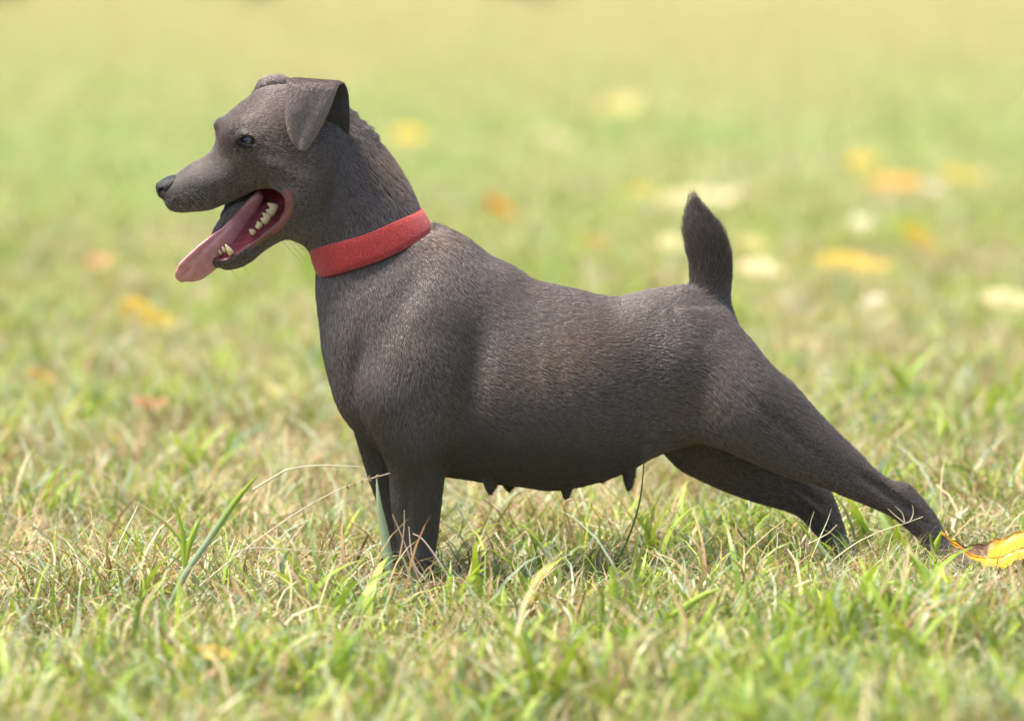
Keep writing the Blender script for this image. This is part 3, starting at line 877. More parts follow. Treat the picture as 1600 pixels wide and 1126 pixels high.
# ---- whiskers ----
wh_m = skin_mat('whisker_hair', (.05, .04, .035), .5)
wv = []; wf = []
wr = np.random.default_rng(5)
WH = [((447, 372, -30), (462, 388, -34), (480, 412, -38)), ((441, 376, -30), (456, 395, -34), (470, 408, -36)), ((452, 373, -26), (468, 384, -30), (484, 398, -34)),
      ((339, 203, -18), (333, 201, -22), (329, 203, -24)), ((341, 207, -20), (335, 208, -24), (331, 212, -26)),
      ((378, 413, -16), (384, 422, -20), (392, 432, -24)), ((360, 419, -14), (364, 427, -18), (372, 436, -20))]
for k in range(9):
    u, v = wr.uniform(278, 325), wr.uniform(292, 320)
    WH.append(((u, v, -29), (u + 5, v + 6, -40), (u + 16, v + 15, -48)))
for a, b_, c in WH:
    pp = [np.array(to_world(np.array([[*to_model(*q), q[2]]]))[0]) for q in (a, b_, c)]
    q0 = len(wv); ns_ = 7
    for i in range(ns_):
        t = i / (ns_ - 1); p = pp[0] * (1 - t) ** 2 + 2 * pp[1] * t * (1 - t) + pp[2] * t * t
        r_ = .00022 * (1 - .7 * t)
        for j in range(3): wv.append(p + np.array([r_ * math.cos(2.094 * j), r_ * math.sin(2.094 * j), r_ * math.cos(2.094 * j + 1)]))
    for i in range(ns_ - 1):
        for j in range(3): wf.append((q0 + i * 3 + j, q0 + i * 3 + (j + 1) % 3, q0 + (i + 1) * 3 + (j + 1) % 3, q0 + (i + 1) * 3 + j))
tag(mesh_obj('whiskers', wv, wf, wh_m, dog), kind='stuff')
# ------------------------------------------------------------------ the meadow
def patch(X, Y, sc_, seed=0):
    r = np.random.default_rng(seed); v = np.zeros(np.shape(X))
    for _ in range(9):
        a = r.uniform(0, 2 * math.pi); k = sc_ * r.uniform(.5, 1.9); ph = r.uniform(0, 6.28)
        v = v + np.sin(k * (X * math.cos(a) + Y * math.sin(a)) + ph + 1.3 * np.sin(k * .6 * (Y * math.cos(a) - X * math.sin(a)) + ph * 2))
    return v / 4.0

def dryness(X, Y):
    """0 = lush green, 1 = straw; patches of the meadow as the picture shows them"""
    D = Y - CAM_Y
    nf = 1 / (1 + np.exp((D - 11) / 1.2))
    v = .64 + .22 * patch(X, Y, 5.0, 3) * nf + .38 * patch(X, Y, 26.0, 9) * nf + .22 * patch(X, Y, 1.6, 4) + .12 * patch(X, Y, .5, 5)
    v = v + .30 * np.exp(-((X + .22) / .45) ** 2 - ((Y + .02) / .22) ** 2)         # straw round the front paws
    v = v - .34 * np.exp(-((D - 13) / 8) ** 2)                                    # greener band behind
    v = v + .30 * np.clip((D - 24) / 24, 0, 1) - .15 * np.clip((-X - 1) / 4, 0, 1) * (D > 20)
    v = v - .25 * np.exp(-((X - .3) / .5) ** 2 - ((Y + .55) / .25) ** 2)
    v = v + .30 * np.exp(-((X + .28) / .35) ** 2 - ((Y + .6) / .2) ** 2)
    return np.clip(v, 0, 1)

xs = np.concatenate([-np.geomspace(400, 1.5, 40), np.linspace(-1.4, 1.4, 100), np.geomspace(1.5, 400, 40)])
ys = np.concatenate([-np.geomspace(60, 2.0, 14), np.linspace(-1.9, 6, 170), np.geomspace(6.1, 600, 70)])
GX, GY = np.meshgrid(xs, ys)
GZ = ground_z(GX, GY) - .004
nxg, nyg = len(xs), len(ys)
i = (np.arange(nyg - 1)[:, None] * nxg + np.arange(nxg - 1)[None]).ravel()
gm_, nt, out = new_mat('meadow_soil')
gb = principled(nt, out, (.2, .2, .08), .95, .1)
at = node(nt, 'ShaderNodeAttribute'); at.attribute_name = 'dry'
tc = node(nt, 'ShaderNodeTexCoord')
n1 = node(nt, 'ShaderNodeTexNoise'); n1.inputs['Scale'].default_value = 60; n1.inputs['Detail'].default_value = 5
n2 = node(nt, 'ShaderNodeTexNoise'); n2.inputs['Scale'].default_value = 2.2; n2.inputs['Detail'].default_value = 5
for n_ in (n1, n2): nt.links.new(tc.outputs['Object'], n_.inputs['Vector'])
ad = node(nt, 'ShaderNodeMath'); ad.operation = 'MULTIPLY_ADD'; nt.links.new(n2.outputs['Fac'], ad.inputs[0]); ad.inputs[1].default_value = 1.2
nt.links.new(at.outputs['Fac'], ad.inputs[2])
sb_ = node(nt, 'ShaderNodeMath'); sb_.operation = 'SUBTRACT'; sb_.inputs[1].default_value = .6; nt.links.new(ad.outputs[0], sb_.inputs[0])
cr = node(nt, 'ShaderNodeValToRGB'); nt.links.new(sb_.outputs[0], cr.inputs[0])
cr.color_ramp.elements[0].position = .15; cr.color_ramp.elements[0].color = (.30, .38, .10, 1)
cr.color_ramp.elements[1].position = .9; cr.color_ramp.elements[1].color = (.52, .44, .22, 1)
mx = node(nt, 'ShaderNodeMix'); mx.data_type = 'RGBA'; mx.blend_type = 'MULTIPLY'; mx.inputs['Factor'].default_value = .5
nt.links.new(cr.outputs[0], mx.inputs['A']); nt.links.new(n1.outputs['Color'], mx.inputs['B']); gx = node(nt, 'ShaderNodeSeparateXYZ'); nt.links.new(tc.outputs['Object'], gx.inputs[0])
gr = node(nt, 'ShaderNodeMapRange'); gr.inputs[1].default_value = 1.0; gr.inputs[2].default_value = 9.0; nt.links.new(gx.outputs['Y'], gr.inputs[0])
sx = node(nt, 'ShaderNodeMix'); sx.data_type = 'RGBA'; sx.inputs['A'].default_value = (.085, .06, .038, 1)
nt.links.new(gr.outputs[0], sx.inputs['Factor']); nt.links.new(mx.outputs['Result'], sx.inputs['B']); nt.links.new(sx.outputs['Result'], gb.inputs['Base Color'])
ground = mesh_obj('ground', np.stack([GX.ravel(), GY.ravel(), GZ.ravel()], 1), np.stack([i, i + 1, i + nxg + 1, i + nxg], 1), gm_)
tag(ground, kind='structure')
a = ground.data.attributes.new('dry', 'FLOAT', 'POINT'); a.data.foreach_set('value', dryness(GX, GY).ravel().astype(np.float32))

# blades
def blade_mat(name, transl=.36, rough=.45):
    m, nt, out = new_mat(name)
    at = node(nt, 'ShaderNodeAttribute'); at.attribute_name = 'tint'
    b = node(nt, 'ShaderNodeBsdfPrincipled'); b.inputs['Roughness'].default_value = rough; b.inputs['Specular IOR Level'].default_value = .4
    t = node(nt, 'ShaderNodeBsdfTranslucent'); ms = node(nt, 'ShaderNodeMixShader'); ms.inputs[0].default_value = transl
    nz = node(nt, 'ShaderNodeTexNoise'); nz.inputs['Scale'].default_value = 160; nz.inputs['Detail'].default_value = 2
    mr = node(nt, 'ShaderNodeMapRange'); mr.inputs[1].default_value = .3; mr.inputs[2].default_value = .7; mr.inputs[3].default_value = .75; mr.inputs[4].default_value = 1.2
    nt.links.new(nz.outputs['Fac'], mr.inputs[0])
    vm = node(nt, 'ShaderNodeVectorMath'); vm.operation = 'SCALE'
    nt.links.new(at.outputs['Color'], vm.inputs[0]); nt.links.new(mr.outputs[0], vm.inputs['Scale'])
    tm = node(nt, 'ShaderNodeMix'); tm.data_type = 'RGBA'; tm.blend_type = 'MULTIPLY'; tm.inputs['Factor'].default_value = 1
    tm.inputs['B'].default_value = (1.2, 1.2, .72, 1)
    nt.links.new(vm.outputs[0], b.inputs['Base Color']); nt.links.new(vm.outputs[0], tm.inputs['A']); nt.links.new(tm.outputs['Result'], t.inputs[0])
    nt.links.new(b.outputs[0], ms.inputs[1]); nt.links.new(t.outputs[0], ms.inputs[2]); nt.links.new(ms.outputs[0], out.inputs[0])
    return m
grass_m = blade_mat('grass_blade_material')
straw_m = blade_mat('straw_material', .12, .6)

PAL = {
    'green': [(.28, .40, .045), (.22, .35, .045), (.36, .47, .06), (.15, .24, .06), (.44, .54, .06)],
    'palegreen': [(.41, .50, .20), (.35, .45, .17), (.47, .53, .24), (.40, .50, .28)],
    'blue': [(.30, .38, .26), (.24, .33, .20), (.40, .46, .32)],
    'straw': [(.47, .38, .19), (.57, .47, .26), (.36, .26, .12), (.27, .17, .09), (.66, .58, .40)],
    'brown': [(.30, .17, .09), (.42, .24, .11), (.22, .14, .08)],
}
def make_clump(name, n, rad, kinds, hmin, hmax, wmin, wmax, lean, mat, segs=4, r=None):
    r = r or rng; VV = []; FF = []; CC = []
    for _ in range(n):
        kind = kinds[r.integers(len(kinds))]
        c = np.array(PAL[kind][r.integers(len(PAL[kind]))]) * r.uniform(.8, 1.2)
        px, py = r.normal(0, rad * .6, 2)
        az = r.uniform(0, 6.283); h = r.uniform(hmin, hmax); w = r.uniform(wmin, wmax)
        ln = r.uniform(*lean); curl = r.uniform(.1, 1.1)
        face = az + math.pi / 2 + r.normal(0, .5)
        z = -.003; x, y = px, py; ang = ln * .3; st = h / segs
        v0 = len(VV); bend = r.normal(0, .25)
        for s in range(segs + 1):
            t = s / segs
            ww = w * (1 if s < 2 else (1 - ((t - .25) / .75) ** 1.6)) * (.75 if s == 0 else 1)
            dx, dy = math.cos(face) * ww / 2, math.sin(face) * ww / 2
            if s < segs:
                VV += [(x - dx, y - dy, z), (x + dx, y + dy, z + ww * .12)]
            else: VV.append((x, y, z))
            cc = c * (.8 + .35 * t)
            if kind == 'green' and r.random() < .15 and s >= segs - 1: cc = np.array((.6, .5, .25))
            CC += [cc, cc] if s < segs else [cc]
            x += math.cos(az) * math.sin(ang) * st; y += math.sin(az) * math.sin(ang) * st; z += math.cos(ang) * st
            z = max(z, .001)
            ang = min(ang + (ln * .7 + curl * t) / segs * 1.6, 2.0); az += bend
        for s in range(segs - 1): k = v0 + 2 * s; FF.append((k, k + 1, k + 3, k + 2))
        k = v0 + 2 * (segs - 1); FF.append((k, k + 1, k + 2, k + 2))
    VV = np.array(VV); me = bpy.data.meshes.new(name)
    me.from_pydata([tuple(v) for v in VV], [], [f if f[2] != f[3] else f[:3] for f in FF])
    attr_color(me, 'tint', np.array(CC)); me.materials.append(mat)
    return bpy.data.objects.new(name, me)

protos = bpy.data.collections.new('grass_clump_sources')
defs = []
def add_proto(*a, **k):
    o = make_clump(*a, **k); protos.objects.link(o); defs.append(o.name)
# names sort the sources: the index picks them in that order
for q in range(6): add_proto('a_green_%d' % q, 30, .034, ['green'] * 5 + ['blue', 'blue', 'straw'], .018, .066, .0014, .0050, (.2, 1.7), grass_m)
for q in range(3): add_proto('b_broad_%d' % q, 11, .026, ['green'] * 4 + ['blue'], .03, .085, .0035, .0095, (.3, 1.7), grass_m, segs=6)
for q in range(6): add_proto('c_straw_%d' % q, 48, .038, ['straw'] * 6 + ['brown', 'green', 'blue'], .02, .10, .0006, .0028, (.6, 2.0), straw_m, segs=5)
for q in range(3): add_proto('d_litter_%d' % q, 18, .034, ['straw', 'straw', 'brown', 'blue'], .012, .032, .003, .007, (1.2, 2.0), straw_m)
for q in range(2): add_proto('e_stem_%d' % q, 9, .03, ['straw', 'straw', 'green'], .05, .085, .0006, .0011, (.2, 1.3), straw_m, segs=6)
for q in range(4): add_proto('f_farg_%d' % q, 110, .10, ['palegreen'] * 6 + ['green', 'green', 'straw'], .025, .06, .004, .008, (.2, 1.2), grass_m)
for q in range(4): add_proto('g_fars_%d' % q, 110, .10, ['straw'] * 3 + ['palegreen', 'palegreen'], .02, .055, .003, .007, (.6, 1.8), straw_m)
IDX = {'green': (0, 6), 'broad': (6, 9), 'straw': (9, 15), 'litter': (15, 18), 'stem': (18, 20), 'farg': (20, 24), 'fars': (24, 28)}

def scatter(n0, D0, D1, power, margin):
    """points with density n0 * (D0/D)^power per square metre between distances D0 and D1"""
    grid_ = np.linspace(D0, D1, 4000)
    wd = .192 * grid_ * 1.25 + margin
    pdf = n0 * (D0 / grid_) ** power * wd
    N = int(pdf.sum() * (grid_[1] - grid_[0]))
    cdf = np.cumsum(pdf); cdf /= cdf[-1]
    D = np.interp(rng.random(N), cdf, grid_)
    X = (rng.random(N) - .5) * (.192 * D * 1.25 + margin)
    return X, D + CAM_Y

def lay(name, X, Y, kinds, sc_lo, sc_hi, lump=1.0):
    Z = ground_z(X, Y) - .004
    n = len(X); me = bpy.data.meshes.new(name)
    me.vertices.add(n); me.vertices.foreach_set('co', np.stack([X, Y, Z], 1).astype(np.float32).ravel())
    rot = np.stack([rng.normal(0, .12, n), rng.normal(0, .12, n), rng.uniform(0, 6.283, n)], 1).astype(np.float32)
    me.attributes.new('rot', 'FLOAT_VECTOR', 'POINT').data.foreach_set('vector', rot.ravel())
    me.attributes.new('scl', 'FLOAT', 'POINT').data.foreach_set('value', (rng.uniform(sc_lo, sc_hi, n) * np.clip(lump, .6, 1.5)).astype(np.float32))
    me.attributes.new('pick', 'INT', 'POINT').data.foreach_set('value', kinds.astype(np.int32))
    o = bpy.data.objects.new(name, me); COL.objects.link(o); tag(o, kind='stuff')
    md = o.modifiers.new('spread', 'NODES'); md.node_group = tree
    return o
tree = bpy.data.node_groups.new('spread_clumps', 'GeometryNodeTree')
tree.interface.new_socket('Geometry', in_out='INPUT', socket_type='NodeSocketGeometry')
tree.interface.new_socket('Geometry', in_out='OUTPUT', socket_type='NodeSocketGeometry')
gi = tree.nodes.new('NodeGroupInput'); go = tree.nodes.new('NodeGroupOutput')
ip_ = tree.nodes.new('GeometryNodeInstanceOnPoints'); ci = tree.nodes.new('GeometryNodeCollectionInfo')
ci.inputs['Collection'].default_value = protos; ci.inputs['Separate Children'].default_value = True; ci.inputs['Reset Children'].default_value = True
ip_.inputs['Pick Instance'].default_value = True
def named(nm, ty):
    n = tree.nodes.new('GeometryNodeInputNamedAttribute'); n.data_type = ty; n.inputs['Name'].default_value = nm
    return n.outputs['Attribute']
tree.links.new(gi.outputs[0], ip_.inputs['Points']); tree.links.new(ci.outputs[0], ip_.inputs['Instance'])
tree.links.new(named('pick', 'INT'), ip_.inputs['Instance Index'])
tree.links.new(named('rot', 'FLOAT_VECTOR'), ip_.inputs['Rotation'])
tree.links.new(named('scl', 'FLOAT'), ip_.inputs['Scale'])
tree.links.new(ip_.outputs[0], go.inputs[0])

def pick(kind, n): a, b_ = IDX[kind]; return rng.integers(a, b_, n)
X, Y = scatter(G_DENS, 3.7, 7.4, .35, .35)
X2, Y2 = scatter(G_DENS, 7.4, 15, 1.7, .4)
keepf = rng.random(len(X2)) < np.clip((15 - (Y2 - CAM_Y)) / 4, 0, 1)
X2, Y2 = X2[keepf], Y2[keepf]
X = np.concatenate([X, X2]); Y = np.concatenate([Y, Y2])
dr = dryness(X, Y); u_ = rng.random(len(X)); u2 = rng.random(len(X))
is_dry = u_ < np.clip(dr * 1.15 - .05, .12, .92)
k = np.where(is_dry, np.where(u2 < .80, pick('straw', len(X)), np.where(u2 < .92, pick('litter', len(X)), pick('stem', len(X)))),
             np.where(u2 < .74, pick('green', len(X)), np.where(u2 < .95, pick('broad', len(X)), pick('stem', len(X)))))
dryk = ((k >= 9) & (k < 20))
lump = (1 + .35 * patch(X, Y, 18.0, 12)) * (1 - .58 * np.exp(-((X - .46) / .16) ** 2 - ((Y + .12) / .22) ** 2)) 
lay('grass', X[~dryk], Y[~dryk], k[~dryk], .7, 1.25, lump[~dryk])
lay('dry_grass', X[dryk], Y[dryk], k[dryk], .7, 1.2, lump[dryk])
X, Y = scatter(170, 10.5, 230, 1.75, .8)
keepf = rng.random(len(X)) < np.clip((Y - CAM_Y - 10.5) / 4, 0.05, 1)
X, Y = X[keepf], Y[keepf]
dr = dryness(X, Y); isd = rng.random(len(X)) < np.clip(dr * 1.1, .1, .9)
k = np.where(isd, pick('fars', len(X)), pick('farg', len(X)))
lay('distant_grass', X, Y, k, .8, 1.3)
print('clumps', len(X))
# ------------------------------------------------------------------ fallen leaves
def leaf_material(name, c1, c2, c3):
    m, nt, out = new_mat(name)
    b = node(nt, 'ShaderNodeBsdfPrincipled'); b.inputs['Roughness'].default_value = .5
    tc = node(nt, 'ShaderNodeTexCoord')
    n1 = node(nt, 'ShaderNodeTexNoise'); n1.inputs['Scale'].default_value = 28; n1.inputs['Detail'].default_value = 5
    n2 = node(nt, 'ShaderNodeTexNoise'); n2.inputs['Scale'].default_value = 190; n2.inputs['Detail'].default_value = 3
    for n_ in (n1, n2): nt.links.new(tc.outputs['Object'], n_.inputs['Vector'])
    cr = node(nt, 'ShaderNodeValToRGB'); e = cr.color_ramp.elements
    e[0].position = .32; e[0].color = (*c1, 1); e[1].position = .55; e[1].color = (*c2, 1)
    nt.links.new(n1.outputs['Fac'], cr.inputs[0])
    cr2 = node(nt, 'ShaderNodeValToRGB'); cr2.color_ramp.elements[0].position = .62; cr2.color_ramp.elements[0].color = (0, 0, 0, 1)
    cr2.color_ramp.elements[1].position = .70; cr2.color_ramp.elements[1].color = (1, 1, 1, 1); nt.links.new(n2.outputs['Fac'], cr2.inputs[0])
    mx = node(nt, 'ShaderNodeMix'); mx.data_type = 'RGBA'; mx.inputs['B'].default_value = (*c3, 1)
    nt.links.new(cr2.outputs[0], mx.inputs['Factor']); nt.links.new(cr.outputs[0], mx.inputs['A'])
    t = node(nt, 'ShaderNodeBsdfTranslucent'); ms = node(nt, 'ShaderNodeMixShader'); ms.inputs[0].default_value = .4
    nt.links.new(mx.outputs['Result'], b.inputs['Base Color']); nt.links.new(mx.outputs['Result'], t.inputs[0])
    nt.links.new(b.outputs[0], ms.inputs[1]); nt.links.new(t.outputs[0], ms.inputs[2]); nt.links.new(ms.outputs[0], out.inputs[0])
    return m
LM = {
    'yellow': leaf_material('yellow_leaf', (.80, .52, .05), (.85, .62, .06), (.45, .22, .04)),
    'orange': leaf_material('orange_leaf', (.72, .26, .03), (.85, .45, .06), (.35, .12, .03)),
    'pale': leaf_material('pale_yellow_leaf', (.80, .68, .22), (.84, .74, .30), (.6, .5, .2)),
    'cream': leaf_material('cream_leaf', (.80, .68, .36), (.84, .74, .46), (.6, .5, .35)),
    'white': leaf_material('bleached_leaf', (.78, .72, .52), (.84, .78, .60), (.7, .62, .5)),
    'rust': leaf_material('rust_leaf', (.55, .26, .12), (.66, .38, .18), (.2, .08, .04)),
}
def leaf_mesh(name, L, W, curl, mat, r, fold=.35, wav=.1, nu=14, nv=7, th=.0006):
    top = []
    for i in range(nu + 1):
        t = i / nu
        wdt = W * .5 * (math.sin(math.pi * t ** .8) ** .75) * (1 - .25 * t) + .0004
        for j in range(nv):
            s = 2 * j / (nv - 1) - 1
            x = (t - .5) * L; y = s * wdt * (1 + .08 * math.sin(t * 23 + j))
            z = fold * abs(s) * wdt + curl * L * (2 * t - 1) ** 2 + wav * wdt * math.sin(t * 11 + s * 2.2) + .03 * L * math.sin(t * 5 + 1)
            top.append((x, y, z))
    n = len(top); V_ = np.array(top + [(x, y, z - th) for x, y, z in top]); F_ = []
    for i in range(nu):
        for j in range(nv - 1):
            a = i * nv + j
            F_.append((a, a + nv, a + nv + 1, a + 1)); F_.append((n + a, n + a + 1, n + a + nv + 1, n + a + nv))
        for a, sgn in ((i * nv, 1), (i * nv + nv - 1, -1)):
            q = (a, a + n, a + n + nv, a + nv); F_.append(q if sgn > 0 else q[::-1])
    return V_, F_
stalk_m = blade_mat('leaf_stalk_material', .1)
LEAVES = [  # u, v, length m, width m, colour, tilt, heading, label
    (965, 178, .22, .12, 'pale', 'largest pale yellow leaf lying on the meadow far behind the middle of the dog'),
    (640, 218, .13, .085, 'yellow', 'yellow leaf lying in the grass right behind the back of the neck'),
    (865, 226, .14, .08, 'cream', 'cream leaf on the grass below and left of the largest pale yellow leaf'),
    (782, 332, .12, .08, 'orange', 'bright orange leaf standing tilted in the grass above the shoulders'),
    (1005, 300, .10, .05, 'yellow', 'small yellow leaf in the grass left above the long cream leaf by the tail'),
    (1095, 318, .20, .07, 'cream', 'long cream leaf lying behind the tip of the tail'),
    (935, 385, .075, .045, 'orange', 'orange leaf in the grass above the small of the back'),
    (1060, 392, .08, .05, 'cream', 'cream leaf just left of the raised tail'),
    (1180, 385, .07, .045, 'pale', 'pale yellow leaf close behind the right side of the tail'),
    (1195, 430, .10, .05, 'cream', 'wide cream leaf on the grass right of the base of the tail'),
    (1358, 262, .14, .09, 'yellow', 'soft yellow leaf touching the orange one in the right background'),
    (1395, 294, .15, .09, 'orange', 'large orange leaf in the right background below a soft yellow one'),
    (1507, 283, .155, .10, 'yellow', 'deep yellow leaf alone near the right edge of the background'),
    (1458, 300, .08, .05, 'white', 'whitish leaf between the orange leaf and the deep yellow leaf'),
    (1352, 356, .075, .055, 'white', 'whitish round leaf below the large orange leaf'),
    (1442, 386, .12, .065, 'yellow', 'yellow leaf tilted steeply at the right, below the whitish leaves'),
    (1335, 420, .14, .06, 'yellow', 'long narrow yellow leaf lying on the grass right of the tail'),
    (1372, 483, .055, .045, 'white', 'small white leaf between the tail and the right edge'),
    (1578, 480, .10, .05, 'cream', 'broad cream leaf cut by the right edge of the photo'),
    (1266, 552, .065, .03, 'cream', 'cream leaf in the grass just above the rump'),
    (1300, 602, .05, .035, 'white', 'white leaf in the grass above the hind thigh'),
    (225, 503, .10, .08, 'yellow', 'bright yellow leaf in the grass below the tongue at the left'),
    (156, 412, .07, .04, 'rust', 'faded reddish leaf left of the tongue'),
    (62, 588, .045, .03, 'orange', 'dull orange leaf near the left edge'),
    (233, 640, .055, .03, 'rust', 'brown leaf in the grass left of the chest, below the bright yellow one'),
    (430, 612, .04, .024, 'pale', 'pale leaf low in the grass in front of the chest'),
    (560, 655, .045, .03, 'orange', 'small dull orange leaf right beside the far foreleg'),
    (340, 1034, .028, .016, 'yellow', 'small yellow leaf in the nearest grass at the lower left'),
]
lr = np.random.default_rng(21)
for (u, v, L, W, colr_, lab) in LEAVES:
    x, y, z = on_ground(u, v, .035)
    V_, F_ = leaf_mesh('leaf', L, W, lr.uniform(.05, .2), None, lr)
    root = bpy.data.objects.new('fallen_leaf', None); COL.objects.link(root)
    bl = mesh_obj('blade', V_, F_, LM[colr_], root)
    st = L * .28; a = np.linspace(0, 1, 6)
    px = -L * .5 - a * st; pz = .18 * L + a * a * st * .3
    r_ = .0011; VS = []; FS = []
    for i_ in range(6):
        for j_ in range(5):
            t = j_ * 2 * math.pi / 5
            VS.append((px[i_] + .004, r_ * math.cos(t), pz[i_] * .9 + r_ * math.sin(t)))
    for i_ in range(5):
        for j_ in range(5):
            FS.append((i_ * 5 + j_, i_ * 5 + (j_ + 1) % 5, (i_ + 1) * 5 + (j_ + 1) % 5, (i_ + 1) * 5 + j_))
    mesh_obj('stalk', VS, FS, LM[colr_], root)
    root.location = (x, y, float(ground_z(x, y)) + (.035 if y > -1 else .03))
    D = y - CAM_Y
    root.rotation_euler = (lr.uniform(.5, 1.0), lr.normal(0, .2), lr.normal(0, .5))
    if 'tilted steeply' in lab or 'standing' in lab: root.rotation_euler = (.75, .35, .4)
    tag(root, lab, 'leaf', 'fallen leaves scattered on the meadow')

# big curled yellow leaf at the right hind paw
big_m, nt, out = new_mat('large_yellow_leaf')
b = node(nt, 'ShaderNodeBsdfPrincipled'); b.inputs['Roughness'].default_value = .42
at = node(nt, 'ShaderNodeAttribute'); at.attribute_name = 'tint'
n1 = node(nt, 'ShaderNodeTexNoise'); n1.inputs['Scale'].default_value = 420; n1.inputs['Detail'].default_value = 3
cr = node(nt, 'ShaderNodeValToRGB'); cr.color_ramp.elements[0].position = .60; cr.color_ramp.elements[0].color = (1, 1, 1, 1)
cr.color_ramp.elements[1].position = .68; cr.color_ramp.elements[1].color = (.5, .22, .05, 1); nt.links.new(n1.outputs['Fac'], cr.inputs[0])
mx = node(nt, 'ShaderNodeMix'); mx.data_type = 'RGBA'; mx.blend_type = 'MULTIPLY'; mx.inputs['Factor'].default_value = 1
nt.links.new(at.outputs['Color'], mx.inputs['A']); nt.links.new(cr.outputs[0], mx.inputs['B'])
t = node(nt, 'ShaderNodeBsdfTranslucent'); ms = node(nt, 'ShaderNodeMixShader'); ms.inputs[0].default_value = .35
nt.links.new(mx.outputs['Result'], b.inputs['Base Color']); nt.links.new(mx.outputs['Result'], t.inputs[0])
nt.links.new(b.outputs[0], ms.inputs[1]); nt.links.new(t.outputs[0], ms.inputs[2]); nt.links.new(ms.outputs[0], out.inputs[0])
# rows along the leaf: far edge, midrib, near edge (u, v, depth)
rows = [((1470, 830, -.10), (1470, 832, -.102), (1471, 834, -.104)), ((1485, 840, -.095), (1487, 846, -.10), (1489, 850, -.105)),
        ((1500, 850, -.09), (1504, 856, -.10), (1506, 862, -.108)), ((1520, 852, -.085), (1520, 868, -.10), (1522, 875, -.113)),
        ((1545, 847, -.08), (1541, 871, -.10), (1543, 884, -.118)), ((1565, 840, -.078), (1562, 870, -.10), (1567, 887, -.12)),
        ((1590, 832, -.075), (1588, 858, -.10), (1588, 876, -.12)), ((1615, 824, -.075), (1615, 850, -.10), (1614, 866, -.12)),
        ((1645, 816, -.08), (1643, 836, -.10), (1642, 848, -.11)), ((1668, 818, -.09), (1668, 820, -.10), (1667, 824, -.102))]
R_ = np.array([[ray(*p) for p in r_] for r_ in rows])
nu, nv = 46, 13
ti_ = np.linspace(0, len(R_) - 1, nu)
def lin3(A_, t):
    i0 = np.minimum(t.astype(int), len(A_) - 2); f = (t - i0); f = f * f * (3 - 2 * f) * .4 + f * .6
    return A_[i0] * (1 - f)[:, None, None] + A_[i0 + 1] * f[:, None, None]
rr_ = lin3(R_, ti_)
s_ = np.linspace(-1, 1, nv)
VV = []; CC = []
for i_ in range(nu):
    for s in s_:
        a_, m_, b_ = rr_[i_]
        p = (m_ * (1 - abs(s)) + (a_ if s < 0 else b_) * abs(s))
        p = p + np.array([0, 0, 1]) * (.0012 * math.sin(i_ * .9) * abs(s) + .0006 * math.sin(i_ * 2.1 + s * 3))
        # cupped towards the viewer between midrib and edges
        p = p + np.array([0, .006, .0]) * (1 - abs(2 * abs(s) - 1)) * min(1, i_ / 8)
        tt = i_ / (nu - 1)
        brown = min(1, 1.8 * max(0, 1 - abs(tt - .33) / .19)) * max(0, min(1, (.15 - s) / .3)) + (.6 * max(0, -s - .1) * (tt > .2)) + .25 * max(0, math.sin(i_ * .8 + s * 4))
        brown = min(1, brown * (1 + .3 * math.sin(i_ * 1.7 + s * 7)))
        y_ = np.array((.86, .56, .03)) * (1 + .08 * math.sin(i_ * 1.3)); br = np.array((.20, .11, .07)) if tt < .45 else np.array((.62, .27, .05))
        VV.append(p); CC.append(y_ * (1 - brown) + br * brown)
VV = np.array(VV); n = len(VV); ii = (np.arange(nu - 1)[:, None] * nv + np.arange(nv - 1)[None]).ravel()
c0 = VV.mean(0); V2 = np.vstack([VV, VV + np.array([0, .0007, -.0003])]) - c0
F_ = np.vstack([np.stack([ii, ii + 1, ii + nv + 1, ii + nv], 1), np.stack([ii, ii + nv, ii + nv + 1, ii + 1], 1) + n])
rim = [k for k in range(nv)] + [i_ * nv + nv - 1 for i_ in range(1, nu)] + [(nu - 1) * nv + k for k in range(nv - 2, -1, -1)] + [i_ * nv for i_ in range(nu - 2, 0, -1)]
F_ = np.vstack([F_, np.array([(a_, b_, b_ + n, a_ + n) for a_, b_ in zip(rim, rim[1:] + rim[:1])])])
bigr = bpy.data.objects.new('fallen_leaf', None); COL.objects.link(bigr); bigr.location = c0
bigl = mesh_obj('blade', V2, F_, big_m, bigr); attr_color(bigl.data, 'tint', np.array(CC + CC))
VS = []; FS = []
for i_ in range(nu - 4):
    m_ = rr_[i_ + 1][1] - c0 + np.array([0, -.0002, 0])
    for j_ in range(5):
        t_ = j_ * 2 * math.pi / 5; VS.append(m_ + np.array([0, math.cos(t_), math.sin(t_)]) * .0008)
for i_ in range(nu - 5):
    for j_ in range(5): FS.append((i_ * 5 + j_, i_ * 5 + (j_ + 1) % 5, (i_ + 1) * 5 + (j_ + 1) % 5, (i_ + 1) * 5 + j_))
mesh_obj('midrib', VS, FS, LM['orange'], bigr)
tag(bigr, 'large curled yellow leaf with a brown hollow, lying right behind the nearer hind paw', 'leaf')

